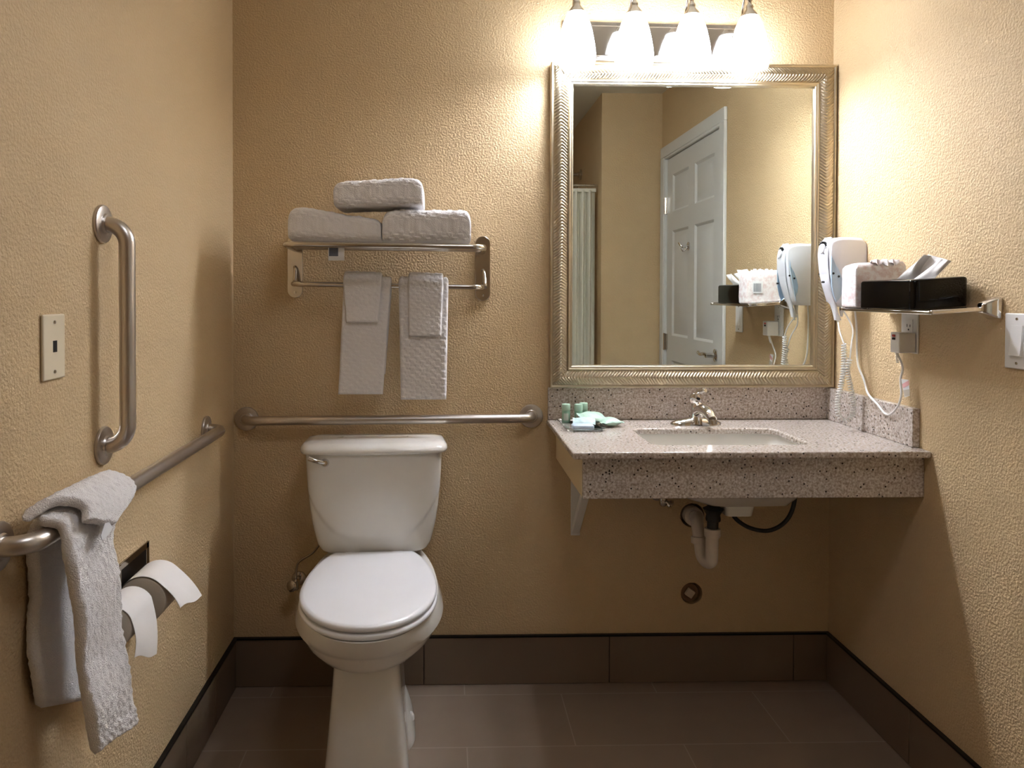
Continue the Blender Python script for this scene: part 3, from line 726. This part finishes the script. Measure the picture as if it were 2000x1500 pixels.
def folded(x0, x1, y0, y1, zb, ztl, ztr, amp, seed, rz=0, ry=0, bulge=.006, e=5.5):
    nx = int((x1-x0)/.0028); na = 190; rings = []; cy = (y0+y1)/2; hy = (y1-y0)/2
    Mx = Matrix.Translation(((x0+x1)/2, cy, zb)) @ Matrix.Rotation(rz, 4, 'Z') @ Matrix.Rotation(ry, 4, 'Y') @ Matrix.Translation((-(x0+x1)/2, -cy, -zb))
    for i in range(nx+1):
        s_ = i/nx; x = x0+(x1-x0)*s_; f = 2*s_-1
        prf = max(.02, (1-abs(f)**9))**.33
        h = ztl+(ztr-ztl)*(3*s_*s_-2*s_**3)-zb; hz = h/2
        r = []
        for k in range(na):
            a = 2*PI*k/na; c, s2 = math.cos(a), math.sin(a)
            y = math.copysign(abs(c)**(2/e), c); z = math.copysign(abs(s2)**(2/e), s2)
            p = Vector((x, cy+hy*y*(.93+.07*prf), zb+hz+hz*z*(prf if z > 0 else (.88+.12*prf))))
            per = (math.atan2(z, y)/PI)*.20
            d = amp*stair(x+seed, per+5, .0125)*prf
            nn = Vector((0, y**5 if y > 0 else -abs(y)**5, math.copysign(abs(z)**5, z))); nn = nn.normalized() if nn.length > .01 else Vector((0, 0, 0))
            w = .006*smoothn((x+seed, p.y, p.z), 8)+.003*smoothn((x, p.y+seed, p.z), 30)+.0012*smoothn((p.x, p.y, p.z), 140)
            if z < -.9: d = 0; w = max(-.001, min(w, 0)); 
            # fold line on the front
            if y < -.6: w -= .003*math.exp(-((z+.15+.08*math.sin(x*20+seed))/.05)**2)
            r.append(Mx @ (p+nn*(d+w)))
        rings.append(r)
    return MB().loft(rings)
GS = 'folded towels stacked on the rack shelf'
ZS = 1.4265
tl_ = thing('folded_towel', 'left folded white towel on the rack shelf, with a care label below', 'towel', (-.325, 2.33, ZS), 0, GS)
folded(-.462, -.193, 2.222, 2.43, ZS, 1.528, 1.494, .0026, 1).build('towel_body', TERRY, tl_, angle=80)
q = MB().box(-.352, -.305, 2.272, 2.2735, 1.371, ZS+.003); q.build('care_label', LABEL, tl_)
MB().box(-.350, -.323, 2.2712, 2.2718, 1.384, 1.412).build('label_print', INK, tl_)
tag(folded(-.189, .069, 2.218, 2.43, ZS-.001, 1.518, 1.518, .0045, 4).build('folded_towel', TERRY, angle=80), 'right folded white towel on the rack shelf', 'towel', GS)
tag(folded(-.327, -.070, 2.205, 2.41, 1.5265, 1.603, 1.609, .0036, 7, ry=-.025).build('folded_towel', TERRY, angle=80), 'white folded towel resting on top of the two shelf towels', 'towel', GS)

# towel thrown over the long grab bar
dt = thing('hand_towel', 'white terry towel thrown over the long grab bar at the left', 'towel', (-.64, 1.28, .45))
XB = XL+.05; ZBAR = .886
def station(lst):
    return spline([Vector(p) for p in lst], 16)
Lc = station([atX(80, 1383, -.668), atX(62, 1290, -.668), atX(68, 1160, -.669), atX(60, 1060, -.668), atX(66, 1032, -.664), Vector((-.640, 1.215, .914)), Vector((-.612, 1.225, .900)), atX(130, 1085, -.600), atX(146, 1180, -.592), atX(160, 1300, -.588), atX(170, 1400, -.590), atX(186, 1474, -.592)])
Rc = station([atX(162, 1368, -.665), atX(165, 1280, -.666), atX(168, 1180, -.667), atX(175, 1080, -.668), Vector((-.663, 1.42, .885)), Vector((-.638, 1.435, .922)), Vector((-.600, 1.445, .897)), atX(217, 1050, -.600), atX(224, 1160, -.594), atX(238, 1275, -.588), atX(252, 1370, -.586), atX(258, 1412, -.588)])
strip(MB(), Lc, Rc, 90, .020, .0018, 2, wav=.012, cell=.012, fuzz=.003).build('towel_body', TERRY, dt, angle=80)
# upper fold flap lying over the bar
L2 = station([Vector((-.658, 1.195, .920)), Vector((-.632, 1.225, .938)), Vector((-.600, 1.26, .925)), atX(165, 1020, -.585)])
R2 = station([Vector((-.655, 1.41, .928)), Vector((-.628, 1.44, .940)), Vector((-.592, 1.452, .905)), atX(214, 1030, -.578)])
strip(MB(), L2, R2, 80, .016, .0012, 8, wav=.010, cell=.012, fuzz=.003).build('folded_flap', TERRY, dt, angle=80)
lp = [atX(u, v, -.572) for u, v in ((204, 1022), (212, 1020), (219, 1030), (214, 1040), (204, 1052), (198, 1054), (196, 1046))]
MB().loft([[p for p in lp], [p+Vector((.0012, 0, 0)) for p in lp]]).build('care_label', LABEL, dt)

# ------------------------------------------------------------------ toilet paper
hp = thing('toilet_paper_holder', 'chrome recessed double toilet paper holder in the left wall', 'holder', (XL, 1.62, .57))
HY0, HY1, HZ0, HZ1 = 1.410, 1.765, .560, .704
MB().box(XL+.0003, XL+.004, HY0, HY1, HZ1-.014, HZ1).box(XL+.0003, XL+.004, HY0, HY1, HZ0, HZ0+.014).box(XL+.0003, XL+.004, HY0, HY0+.014, HZ0, HZ1).box(XL+.0003, XL+.004, HY1-.014, HY1, HZ0, HZ1).box(XL+.0003, XL+.006, 1.590, 1.612, HZ0, HZ1).build('cover_plate', CHROME2, hp, bevel=.0012)
MB().box(XL+.0002, XL+.0012, HY0+.012, HY1-.012, HZ0+.012, HZ1-.012).build('recess_lining', mat('dark recess', (40, 34, 30), .3, .8), hp)
for y in (1.426, 1.572, 1.722):
    MB().tube([(XL+.002, y, .640), (XL+.050, y, .636)], .006, 10).lathe([(.009, -.006), (.009, .006)], (XL+.050, y, .636), (0, 1, 0), 14).build('roller_post', CHROME2, hp)
def roll(label, y0, y1, cx, cz, R_, a0, tail, slant, group):
    t = thing('toilet_paper_roll', label, 'toilet paper', (cx, (y0+y1)/2, cz-R_), 0, group)
    pr = [(.018, y0), (R_-.002, y0), (R_, y0+.002), (R_, y1-.002), (R_-.002, y1), (.018, y1)]
    MB().lathe([(r, y) for r, y in pr], (cx, 0, cz), (0, 1, 0), 48, cap0=False, cap1=False).build('paper_roll', PAPERD, t, angle=50)
    MB().lathe([(.018, y0+.0002), (.0165, y0+.0002), (.0165, y1-.0002), (.018, y1-.0002)], (cx, 0, cz), (0, 1, 0), 24, cap0=False, cap1=False).build('core', GROUT, t)
    MB().tube([(cx, y0-.006, cz), (cx, y1+.006, cz)], .010, 12).build('roller', DARKR, t)
    # loose sheet: wraps the top and hangs outward
    rows = []; n = 26
    for j in range(15):
        y = y0+(y1-y0)*j/14; r = []
        for k in range(n+1):
            f = k/n
            if f < .5:
                a = PI*.80-(PI*.80-a0)*f/.5; rr = R_+.0015+.004*f
                r.append(Vector((cx+rr*math.cos(a), y, cz+rr*math.sin(a))))
            else:
                g = (f-.5)/.5; rr = R_+.0035; jj = j/14
                s0 = Vector((cx+rr*math.cos(a0), y, cz+rr*math.sin(a0)))
                ln = 1-slant*(1-jj); r.append(s0+Vector((tail[0]*g*ln+.006*math.sin(g*PI), 0, tail[1]*g*ln+.003*math.sin(jj*7)*g)))
        rows.append(r)
    th = [[p+Vector((.0006, 0, .0006)) for p in r] for r in rows]
    MB().grid(rows).grid([list(reversed(r)) for r in th]).build('loose_sheet', PAPER, t, angle=80)
    return t
GR = 'toilet paper rolls on the recessed holder'
roll('far fuller toilet paper roll with its end sheet sticking out', 1.602, 1.702, -.637, .630, .049, .85, (.058, -.070), .22, GR)
roll('near toilet paper roll beside the hanging towel, sheet hanging down', 1.442, 1.542, -.632, .642, .040, .50, (.010, -.118), .36, GR)

# ------------------------------------------------------------------ wall plates
wp = thing('phone_jack_plate', 'ivory phone jack plate on the left wall', 'wall plate', (XL, 1.3445, 1.1235))
MB().box(XL+.0003, XL+.006, 1.3075, 1.3815, 1.1235, 1.237).build('plate', IVORY, wp, bevel=.003, seg=3)
MB().box(XL+.0058, XL+.0066, 1.339, 1.352, 1.171, 1.191).build('jack', BLACK, wp)
for z in (1.137, 1.223): MB().lathe([(.0035, 0), (.003, .0012), (.001, .0015)], (XL+.006, 1.3445, z), (1, 0, 0), 12).build('screw', CHROME2, wp)
sw = thing('light_switch', 'white rocker light switch at the right edge of the wall', 'switch', (XR, 1.647, 1.111))
MB().box(XR-.006, XR-.0003, 1.610, 1.6845, 1.1105, 1.2335).build('plate', WHITEP, sw, bevel=.003, seg=3)
MB().box(XR-.0072, XR-.0058, 1.629, 1.666, 1.138, 1.207).build('bezel', WHITEP, sw)
rk_ = MB(); ya, yb = 1.631, 1.664
rk_.prism([(XR-.0068, 1.205), (XR-.0075, 1.205), (XR-.0080, 1.172), (XR-.0125, 1.140), (XR-.0068, 1.140)], lambda a, b, d: Vector((a, d, b)), ya, yb).build('rocker', WHITEP, sw)
for z in (1.123, 1.221): MB().lathe([(.0035, 0), (.003, .0012), (.001, .0015)], (XR-.006, 1.6475, z), (-1, 0, 0), 12).build('screw', CHROME2, sw)
ol = thing('power_outlet', 'white power outlet under the glass shelf', 'outlet', (XR, 2.041, 1.115))
MB().box(XR-.005, XR-.0003, 2.004, 2.078, 1.115, 1.2325).build('plate', WHITEP, ol, bevel=.002, seg=3)
MB().box(XR-.0065, XR-.0048, 2.024, 2.058, 1.135, 1.207).build('receptacle', WHITEP, ol, bevel=.0005)
for y, h in ((2.048, .008), (2.035, .007)): MB().box(XR-.0070, XR-.0062, y-.001, y+.001, 1.186, 1.186+h).build('slot', BLACK, ol)
MB().lathe([(.0024, 0), (.0024, .0008)], (XR-.0064, 2.0415, 1.179), (-1, 0, 0), 10).build('slot', BLACK, ol)
MB().lathe([(.003, 0), (.003, .001)], (XR-.005, 2.041, 1.224), (-1, 0, 0), 10).build('screw', CHROME2, ol)

# ------------------------------------------------------------------ glass shelf, tissue box, wrapped pack
SY0, SY1, SX0 = 1.715, 2.125, 1.108
zw, zf = 1.2475, 1.2375      # shelf height at the wall and at its front edge
def sz(x): return zf+(zw-zf)*(x-SX0)/(XR-SX0)
gs = thing('glass_shelf', 'glass shelf with chrome rail and posts on the right wall', 'shelf', (XR, 1.92, 1.22))
MB().add([(x, y, sz(x)+dz) for x in (SX0+.010, XR-.012) for y in (SY0+.012, SY1-.012) for dz in (-.006, 0)], [(0, 1, 3, 2), (4, 6, 7, 5), (0, 4, 5, 1), (2, 3, 7, 6), (0, 2, 6, 4), (1, 5, 7, 3)]).build('glass_pane', GLASS, gs, smooth=False)
MB().box(SX0+.002, SX0+.010, SY0+.004, SY1-.004, zf-.0095, zf-.0015).build('front_rail', CHROME, gs, bevel=.002)
for y in (SY0+.006, SY1-.006):
    P = [Vector((x, yy, sz(x)-.0045+dz)) for x in (SX0, XR-.014) for yy in (y-.006, y+.006) for dz in (-.0055, .0055)]
    MB().add(P, [(0, 1, 3, 2), (4, 6, 7, 5), (0, 4, 5, 1), (2, 3, 7, 6), (0, 2, 6, 4), (1, 5, 7, 3)]).build('side_arm', CHROME, gs, bevel=.0025)
    R = []
    for dx, h, w in ((.0004, .026, .024), (.006, .026, .024), (.020, .018, .017), (.034, .012, .012), (.038, .008, .008)):
        R.append([Vector((XR-dx, y+a, zw-.004+b)) for a, b in rrect(-w, w, -h, h, min(w, h)*.3, 4)])
    MB().loft(R).build('wall_post', CHROME, gs, bevel=.002)
bx = thing('tissue_box_cover', 'glossy black tissue box cover on the glass shelf', 'tissue box', (1.18, 1.91, 1.24))
BX0, BX1, BY0, BY1 = 1.110, 1.250, 1.790, 2.032
tz = lambda x: sz(x)+.0008
def bring(g, h, r):
    return [Vector((x, y, tz(x)+h)) for x, y in rrect(BX0+g, BX1-g, BY0+g, BY1-g, r, 8)]
MB().loft([bring(.001, 0, .018), bring(0, .002, .018), bring(0, .066, .018), bring(.002, .070, .018), bring(.006, .0715, .016)], cap1=False).loft([bring(.006, .0715, .016), [Vector((x, y, tz(x)+.0715)) for x, y in [(1.18+.030*math.cos(a*2*PI/36), 1.905+.075*math.sin(a*2*PI/36)) for a in range(36)]], [Vector((1.18+.028*math.cos(a*2*PI/36), 1.905+.073*math.sin(a*2*PI/36), tz(1.18)+.055)) for a in range(36)]], cap0=False, cap1=True).build('cover', BLACKG, bx, angle=35)
ts = thing('facial_tissue', 'white tissue pulled up out of the black box', 'tissue', (1.185, 1.88, 1.30))
def leaf(top, base, nrmv, thk, seed):
    rows = []
    for i in range(21):
        t = i/20; r = []
        for j in range(17):
            s_ = j/16; b = base[0].lerp(base[1], s_); tp_ = top[0].lerp(top[1], s_)
            p = b.lerp(tp_, t)+nrmv*(.012*math.sin(PI*s_)*math.sin(PI*t*.8)+.006*math.sin(s_*9+seed+t*3)*t)
            r.append(p)
        rows.append(r)
    r2 = [[p+nrmv.normalized()*.0006 for p in reversed(r)] for r in rows]
    return MB().grid(rows).grid(r2)
b0 = [Vector((1.180, 1.965, 1.298)), Vector((1.185, 1.885, 1.298))]
leaf([atX(1806, 498, 1.180), atX(1822, 500, 1.19)], [atX(1752, 545, 1.18), atX(1796, 545, 1.19)], Vector((-1, -.3, .1)), 0, 1).build('tissue_fold', PAPER, ts, angle=80)
leaf([atX(1812, 497, 1.20), atX(1858, 509, 1.190)], [atX(1775, 545, 1.20), atX(1800, 545, 1.19)], Vector((-.8, -.5, .1)), 0, 3).build('tissue_fold', PAPER, ts, angle=80)
leaf([atX(1838, 506, 1.175), atX(1858, 510, 1.17)], [atX(1785, 545, 1.172), atX(1826, 543, 1.172)], Vector((-.6, -.8, 0)), 0, 5).build('tissue_fold', PAPER, ts, angle=80)
pk = thing('wrapped_paper_pack', 'paper wrapped pack with a barcode behind the black tissue box', 'package', (1.175, 2.075, 1.24))
R = []
for k, (h, g) in enumerate(((0, .003), (.004, 0), (.03, 0), (.06, 0), (.09, .0), (.106, .001), (.116, .006), (.119, .018), (.1195, .035))):
    r = []
    for i, (x, y) in enumerate(rrect(1.106+g, 1.246-g, 2.036+min(g, .03), 2.112-min(g, .03), .004, 5)):
        w = .0022*smoothn((x, y, h), 40)*(1 if h > .005 else 0)
        r.append(Vector((x+w, y+w, tz(x)+h+(.004*smoothn((x+3, y, h), 35) if h > .1 else 0))))
    R.append(r)
MB().loft(R).build('wrapper', PINKP, pk, angle=35)
rows = []
for i in range(9):
    rows.append([Vector((1.150+.08*j/20, 2.035+.012*i/8+.006*math.sin(j*1.7), tz(1.2)+.112+.010*math.sin(i/8*PI)+.005*math.sin(j*1.1+i))) for j in range(21)])
MB().grid(rows).build('twisted_flap', PINKP, pk, angle=80)
MB().box(1.128, 1.166, 2.1130, 2.1134, 1.278, 1.322).build('barcode_label', LABEL, pk)
bc = MB()
x = 1.131
for w in (.0012, .0006, .0018, .0006, .0012, .0024, .0006, .0012, .0018, .0006, .0012, .0006):
    if x+w < 1.164: bc.box(x, x+w, 2.1135, 2.1137, 1.283, 1.314)
    x += w+.0013
bc.build('barcode', INK, pk)

# ------------------------------------------------------------------ hair dryer
hd = thing('hair_dryer', 'white wall mounted hair dryer beside the mirror', 'hair dryer', (XR, 2.31, 1.235))
DYa, DYb = 2.262, 2.345
def px(u, v, y=DYa): p = atY(u, v, y); return (p.x, p.z)
# wall body, outline in the x-z plane
bp = [(XR-.0005, 1.250), (XR-.0005, 1.428)]
for k in range(9): a = PI/2*k/8; bp.append((XR-.022+.0215*math.cos(a), 1.428+.020*math.sin(a)))
bp = [(XR-.0005, 1.252)]+[(XR-.020+.0195*math.cos(a), 1.426+.020*math.sin(a)) for a in [PI/2*k/6 for k in range(7)]]
bp += [(1.200, 1.4475), (1.175, 1.447), (1.155, 1.444), (1.142, 1.437), (1.137, 1.424), (1.136, 1.39), (1.140, 1.34), (1.150, 1.30), (1.160, 1.27), (1.168, 1.250), (1.178, 1.240), (1.195, 1.236), (1.240, 1.236), (1.256, 1.240)]
bp = [(XR-(XR-x)*.884 if x < XR-.001 else x, z) for x, z in bp]
def sect(y, g):
    cx, cz = 1.2, 1.34
    return [Vector((x+(cx-x)*g if x < XR-.002 else x, y, z+(cz-z)*g)) for x, z in bp]
MB().loft([sect(DYa, .10), sect(DYa+.003, .045), sect(DYa+.010, .010), sect(DYa+.018, 0), sect(DYb-.018, 0), sect(DYb-.010, .010), sect(DYb-.003, .045), sect(DYb, .10)]).build('wall_body', DRYERM, hd, angle=50)
# handset clipped to the front: rounded sections along its length
hst = [(1613, 1624, 464, .018), (1603, 1623, 471, .027), (1597, 1622, 487, .031), (1597, 1619, 505, .031), (1600, 1619, 530, .029), (1606, 1621, 552, .025), (1614, 1627, 575, .021), (1622, 1635, 597, .015), (1627, 1638, 611, .011), (1633, 1640, 624, .008)]
cl_l = spline([atY(a_, v_, 2.332) for a_, b_, v_, w_ in hst], 4); cl_r = spline([atY(b_, v_+(3 if v_ > 470 else 0), 2.274) for a_, b_, v_, w_ in hst], 4)
cl_w = [p.x for p in spline([(w_, 0, 0) for a_, b_, v_, w_ in hst], 4)]
R = []
for A_, B_, w_ in zip(cl_l, cl_r, cl_w):
    mid = (A_+B_)/2; h_ = (B_-A_)/2; r_ = []
    for x_, y_ in sell(1, 1, 36, 3.2): r_.append(Vector((mid.x+h_.x*x_, 2.3035+w_*y_, (A_.z+B_.z)/2)))
    R.append(r_)
MB().loft(R).build('handset', DRYERM, hd, angle=60)
# blue grey finger recess with two screws on both sides
for yy, s_ in ((DYa, -1), (DYb, 1)):
    tdp = [(max(p.x, 1.1535), p.z) for p in [atY(u_, v_, DYa) for u_, v_ in ((1622, 500), (1630, 513), (1638, 527), (1644, 543), (1646.5, 558), (1645, 571), (1640, 582), (1633, 590), (1628, 577), (1624, 558), (1623, 535), (1622, 515))]]
    if s_ > 0: tdp = [(max(x, 1.160+max(0, 1.36-z)*.20), z) for x, z in tdp]
    cc = (sum(p[0] for p in tdp)/12, sum(p[1] for p in tdp)/12)
    def rr_(g, y): return [Vector((x+(cc[0]-x)*g, y, z+(cc[1]-z)*g)) for x, z in tdp]
    MB().loft([rr_(0, yy-s_*.004), rr_(0, yy+s_*.0015), rr_(.12, yy+s_*.0022), rr_(.22, yy+s_*.0008)], cap0=False).build('recess_panel', BLUEP, hd, angle=50)
    for x, z in [(p.x, p.z) for p in (atY(1627.5, 534, DYa), atY(1638, 540, DYa))]: MB().lathe([(.0035, 0), (.003, .0012)], (x, yy+s_*.0010, z), (0, s_, 0), 12).build('screw', BLACK, hd)
dax = Vector((-1, -.12, .08)).normalized()
dc = Vector((atY(1598, 487, 2.332).x-.0005, 2.3035, atY(1604, 486, 2.3035).z))
MB().lathe([(.0150, -.004), (.0150, .003), (.0135, .005)], dc, dax, 28).build('dial', DRYERM, hd, angle=40)
tk = MB()
for k in range(11):
    a = -.9+k*.33; ax = dax; e1 = Vector((0, 0, 1)).cross(ax).normalized(); e2 = ax.cross(e1)
    c = dc+ax*.0008+(e1*math.cos(a)+e2*math.sin(a))*.0195; q = (e1*math.cos(a)+e2*math.sin(a)); w = ax.cross(q)
    vs = [c+q*a1+w*a2+ax*a3 for a1 in (-.0032, .0032) for a2 in (-.0016, .0016) for a3 in (-.006, .0015)]
    tk.add(vs, [(0, 1, 3, 2), (4, 6, 7, 5), (0, 4, 5, 1), (2, 3, 7, 6), (0, 2, 6, 4), (1, 5, 7, 3)])
tk.build('dial_marks', BLACK, hd)
tb_ = atY(1607, 551, 2.290)
MB().lathe([(.003, -.006), (.003, .0015)], tb_+Vector((-.001, 0, 0)), (-1, -.3, 0), 10).build('test_button', BLACK, hd)
# cables
cb = MB()
hb_ = atY(1636, 622, 2.303)
st_ = MB().lathe([(.0050, .010), (.005, -.002), (.0035, -.010), (.003, -.016)], hb_, (-.15, 0, 1), 12).build('strain_relief', WHITEP, hd)
cordp = spline([hb_+Vector((.001, 0, -.008)), atY(1640, 648, 2.275), atY(1648, 671, 2.25)], 6)
MB().tube(cordp, .0022, 8).build('cord', WHITEP, hd)
cpth = spline([atY(u_, v_, 2.25-.001*k_) for k_, (u_, v_) in enumerate(((1648, 671), (1648, 705), (1644, 745), (1636, 785), (1638, 812), (1651, 822), (1664, 812), (1667, 787), (1660, 750), (1655, 722), (1660, 700)))], 60)
hel = []; acc = 0; tng = None; nr = Vector((0, 1, 0))
for i in range(len(cpth)-1):
    a, b = cpth[i], cpth[i+1]; d = b-a; seg = d.length
    if seg < 1e-7: continue
    T_ = d.normalized(); nr = (nr-T_*nr.dot(T_)).normalized(); bn = T_.cross(nr); steps = max(1, int(seg/.0007))
    for k in range(steps):
        acc += seg/steps; ph = acc/.0078*2*PI
        hel.append(a+d*(k/steps)+.0062*(math.cos(ph)*nr+math.sin(ph)*bn))
MB().tube(hel, .0021, 6).build('coiled_cord', WHITEP, hd, angle=80)
MB().tube(spline([atY(1660, 700, 2.240), atY(1663, 670, 2.25), atY(1665, 640, 2.27), Vector((1.205, 2.30, 1.236))], 6), .0024, 8).build('cord', WHITEP, hd)
MB().lathe([(.007, .004), (.006, -.01), (.0035, -.03)], (1.205, 2.30, 1.236), (0, 0, 1), 10).build('strain_relief', WHITEP, hd)
pc = spline([Vector((1.245, 2.30, 1.240)), atX(1673, 640, 1.250), atX(1675, 707, 1.250), atX(1687, 741, 1.250), atX(1695, 768, 1.236), atX(1713, 789, 1.234), atX(1733, 810, 1.232), atX(1751, 797, 1.234), atX(1760, 773, 1.238), atX(1759, 741, 1.242), atX(1763, 717, 1.238), Vector((1.222, 2.04, 1.118))], 8)
MB().tube(pc, .0030, 8).build('power_cord', WHITEP, hd)
pg = MB().box(XR-.052, XR-.0068, 2.008, 2.050, 1.117, 1.172)
pgo = pg.build('plug', WHITEP, hd, bevel=.003)
MB().box(XR-.050, XR-.040, 2.0503, 2.0508, 1.120, 1.169).build('plug_seam', WHITEP, pgo)
pgo['_o'] = hd['_o']
for z, mt_ in ((1.163, REDM), (1.155, BLACK)): MB().box(XR-.0545, XR-.0518, 2.026, 2.038, z-.003, z+.003).build('button', mt_, hd, bevel=.0005)
for k in range(7): MB().lathe([(.0046-.0002*k, 0), (.0046-.0002*k, -.0028)], (1.222+.0008*k, 2.038+.0008*k, 1.1165-.0042*k), (0, 0, 1), 10).build('strain_ridge', WHITEP, hd)
tg0 = atX(1759, 740, 1.238)
q = [atX(1760, 740, 1.238), atX(1775, 742, 1.240), atX(1777, 773, 1.240), atX(1767, 776, 1.238)]
MB().loft([q, [p+Vector((-.0006, -.0004, 0)) for p in q]]).build('warning_tag', LABEL, hd)
q2 = [atX(1762, 750, 1.2370), atX(1775, 743, 1.2385), atX(1776, 752, 1.2385), atX(1764, 758, 1.2370)]
MB().loft([q2, [p+Vector((-.0005, -.0004, 0)) for p in q2]]).build('tag_stripe', mat('pink print', (214, 160, 160), .7), hd)
q3 = [atX(1764, 762, 1.2370), atX(1777, 760, 1.2385), atX(1777, 772, 1.2385), atX(1767, 774, 1.2370)]
MB().loft([q3, [p+Vector((-.0005, -.0004, 0)) for p in q3]]).build('tag_print', mat('beige print', (190, 180, 166), .7), hd)

# ------------------------------------------------------------------ toiletries on the counter
tray = thing('glass_tray', 'small clear glass tray at the left end of the counter', 'tray', (.41, 2.33, CZ))
MB().loft([[Vector((x, y, CZ+z)) for x, y in rrect(.352+g, .470-g, 2.235+g, 2.425-g, .012, 5)] for z, g in ((.0005, .004), (.004, .001), (.010, -.003), (.011, -.001), (.005, .003), (.003, .006))]).build('tray_dish', GLASS, tray)
GB = 'little mint green toiletry bottles'
def bottle(x, y, label):
    t = thing('toiletry_bottle', label, 'bottle', (x, y, CZ+.0035), 0, GB)
    z = CZ+.0037
    MB().lathe([(.0120, 0), (.0130, .002), (.0130, .036), (.0125, .038)], (x, y, z), (0, 0, 1), 24).build('bottle_body', GREENB, t)
    MB().lathe([(.0132, .0383), (.0135, .040), (.0135, .056), (.0125, .058), (.002, .058)], (x, y, z), (0, 0, 1), 24).build('cap', mat('mint cap', (176, 206, 184), .35), t)
    lb = []
    for k in range(9): a = -PI/2-.75+1.2*k/8; lb.append(a)
    MB().grid([[Vector((x+.0133*math.cos(a), y+.0133*math.sin(a), z+h)) for a in lb] for h in (.008, .030)]).build('paper_label', mat('bottle label', (206, 216, 206), .6), t)
bottle(.3745, 2.385, 'mint green bottle standing alone nearest the counter end')
bottle(.4130, 2.380, 'mint green bottle in the middle of the three')
bottle(.4340, 2.408, 'mint green bottle furthest right, half behind another')
def sachet(name, label, c, hx, hy, hz, rz, tilt, mt_, group=None, e=3.0):
    # a filled foil pillow with flat crimped ends
    Mx = Matrix.Translation(c) @ Matrix.Rotation(rz, 4, 'Z') @ Matrix.Rotation(tilt, 4, 'X')
    def sheet(sg):
        rows = []
        for i in range(21):
            a = -1+i/10; r = []
            for j in range(15):
                b = -1+j/7
                fa = max(0, 1-abs(a/.80)**2.2) if abs(a) < .80 else 0; fb = max(0, 1-abs(b)**2.4)
                h = hz*(fa**.6)*(fb**.6)+.0004
                x = hx*a*(1-.10*abs(b)**2*(1-abs(a))); y = hy*b*(1-.10*(1-abs(b))*abs(a))
                r.append(Mx @ Vector((x, y, sg*h+.0012*math.sin(a*9+b*4)*fa+.0012*math.sin(b*6+a*11)*(1-fa))))
            rows.append(r)
        return rows
    A_ = sheet(1); B_ = [list(reversed(q)) for q in sheet(-1)]
    return tag(MB().grid(A_).grid(B_).build(name, mt_, angle=50), label, 'toiletry packet', group)
Mx = Matrix.Translation((.405, 2.262, CZ+.0042)) @ Matrix.Rotation(.03, 4, 'Z')
so = MB().loft([[Mx @ Vector((x, y, z)) for x, y in rrect(-.032+g, .032-g, -.020+g, .020-g, .006, 4)] for z, g in ((0, .002), (.002, 0), (.012, 0), (.0150, .003))]).build('wrapped_soap', PALEB, angle=50)
tag(so, 'pale blue wrapped soap at the front of the glass tray', 'soap')
sachet('toiletry_sachet', 'mint sachet at the back, leaning up on the tray', (.452, 2.350, CZ+.026), .042, .030, .012, .35, .30, GREENC, 'mint green toiletry sachets')
sachet('toiletry_sachet', 'mint sachet lying beside the tray on the granite, furthest right', (.502, 2.330, CZ+.0150), .036, .028, .0125, .25, .0, GREENC, 'mint green toiletry sachets')
sachet('toiletry_sachet', 'light sachet between the soap and the mint bottles', (.418, 2.310, CZ+.020), .034, .022, .009, -.15, .25, mat('pale aqua foil', (196, 220, 220), .35), 'mint green toiletry sachets')

for o in bpy.data.objects:
    if '_o' in o: del o['_o']
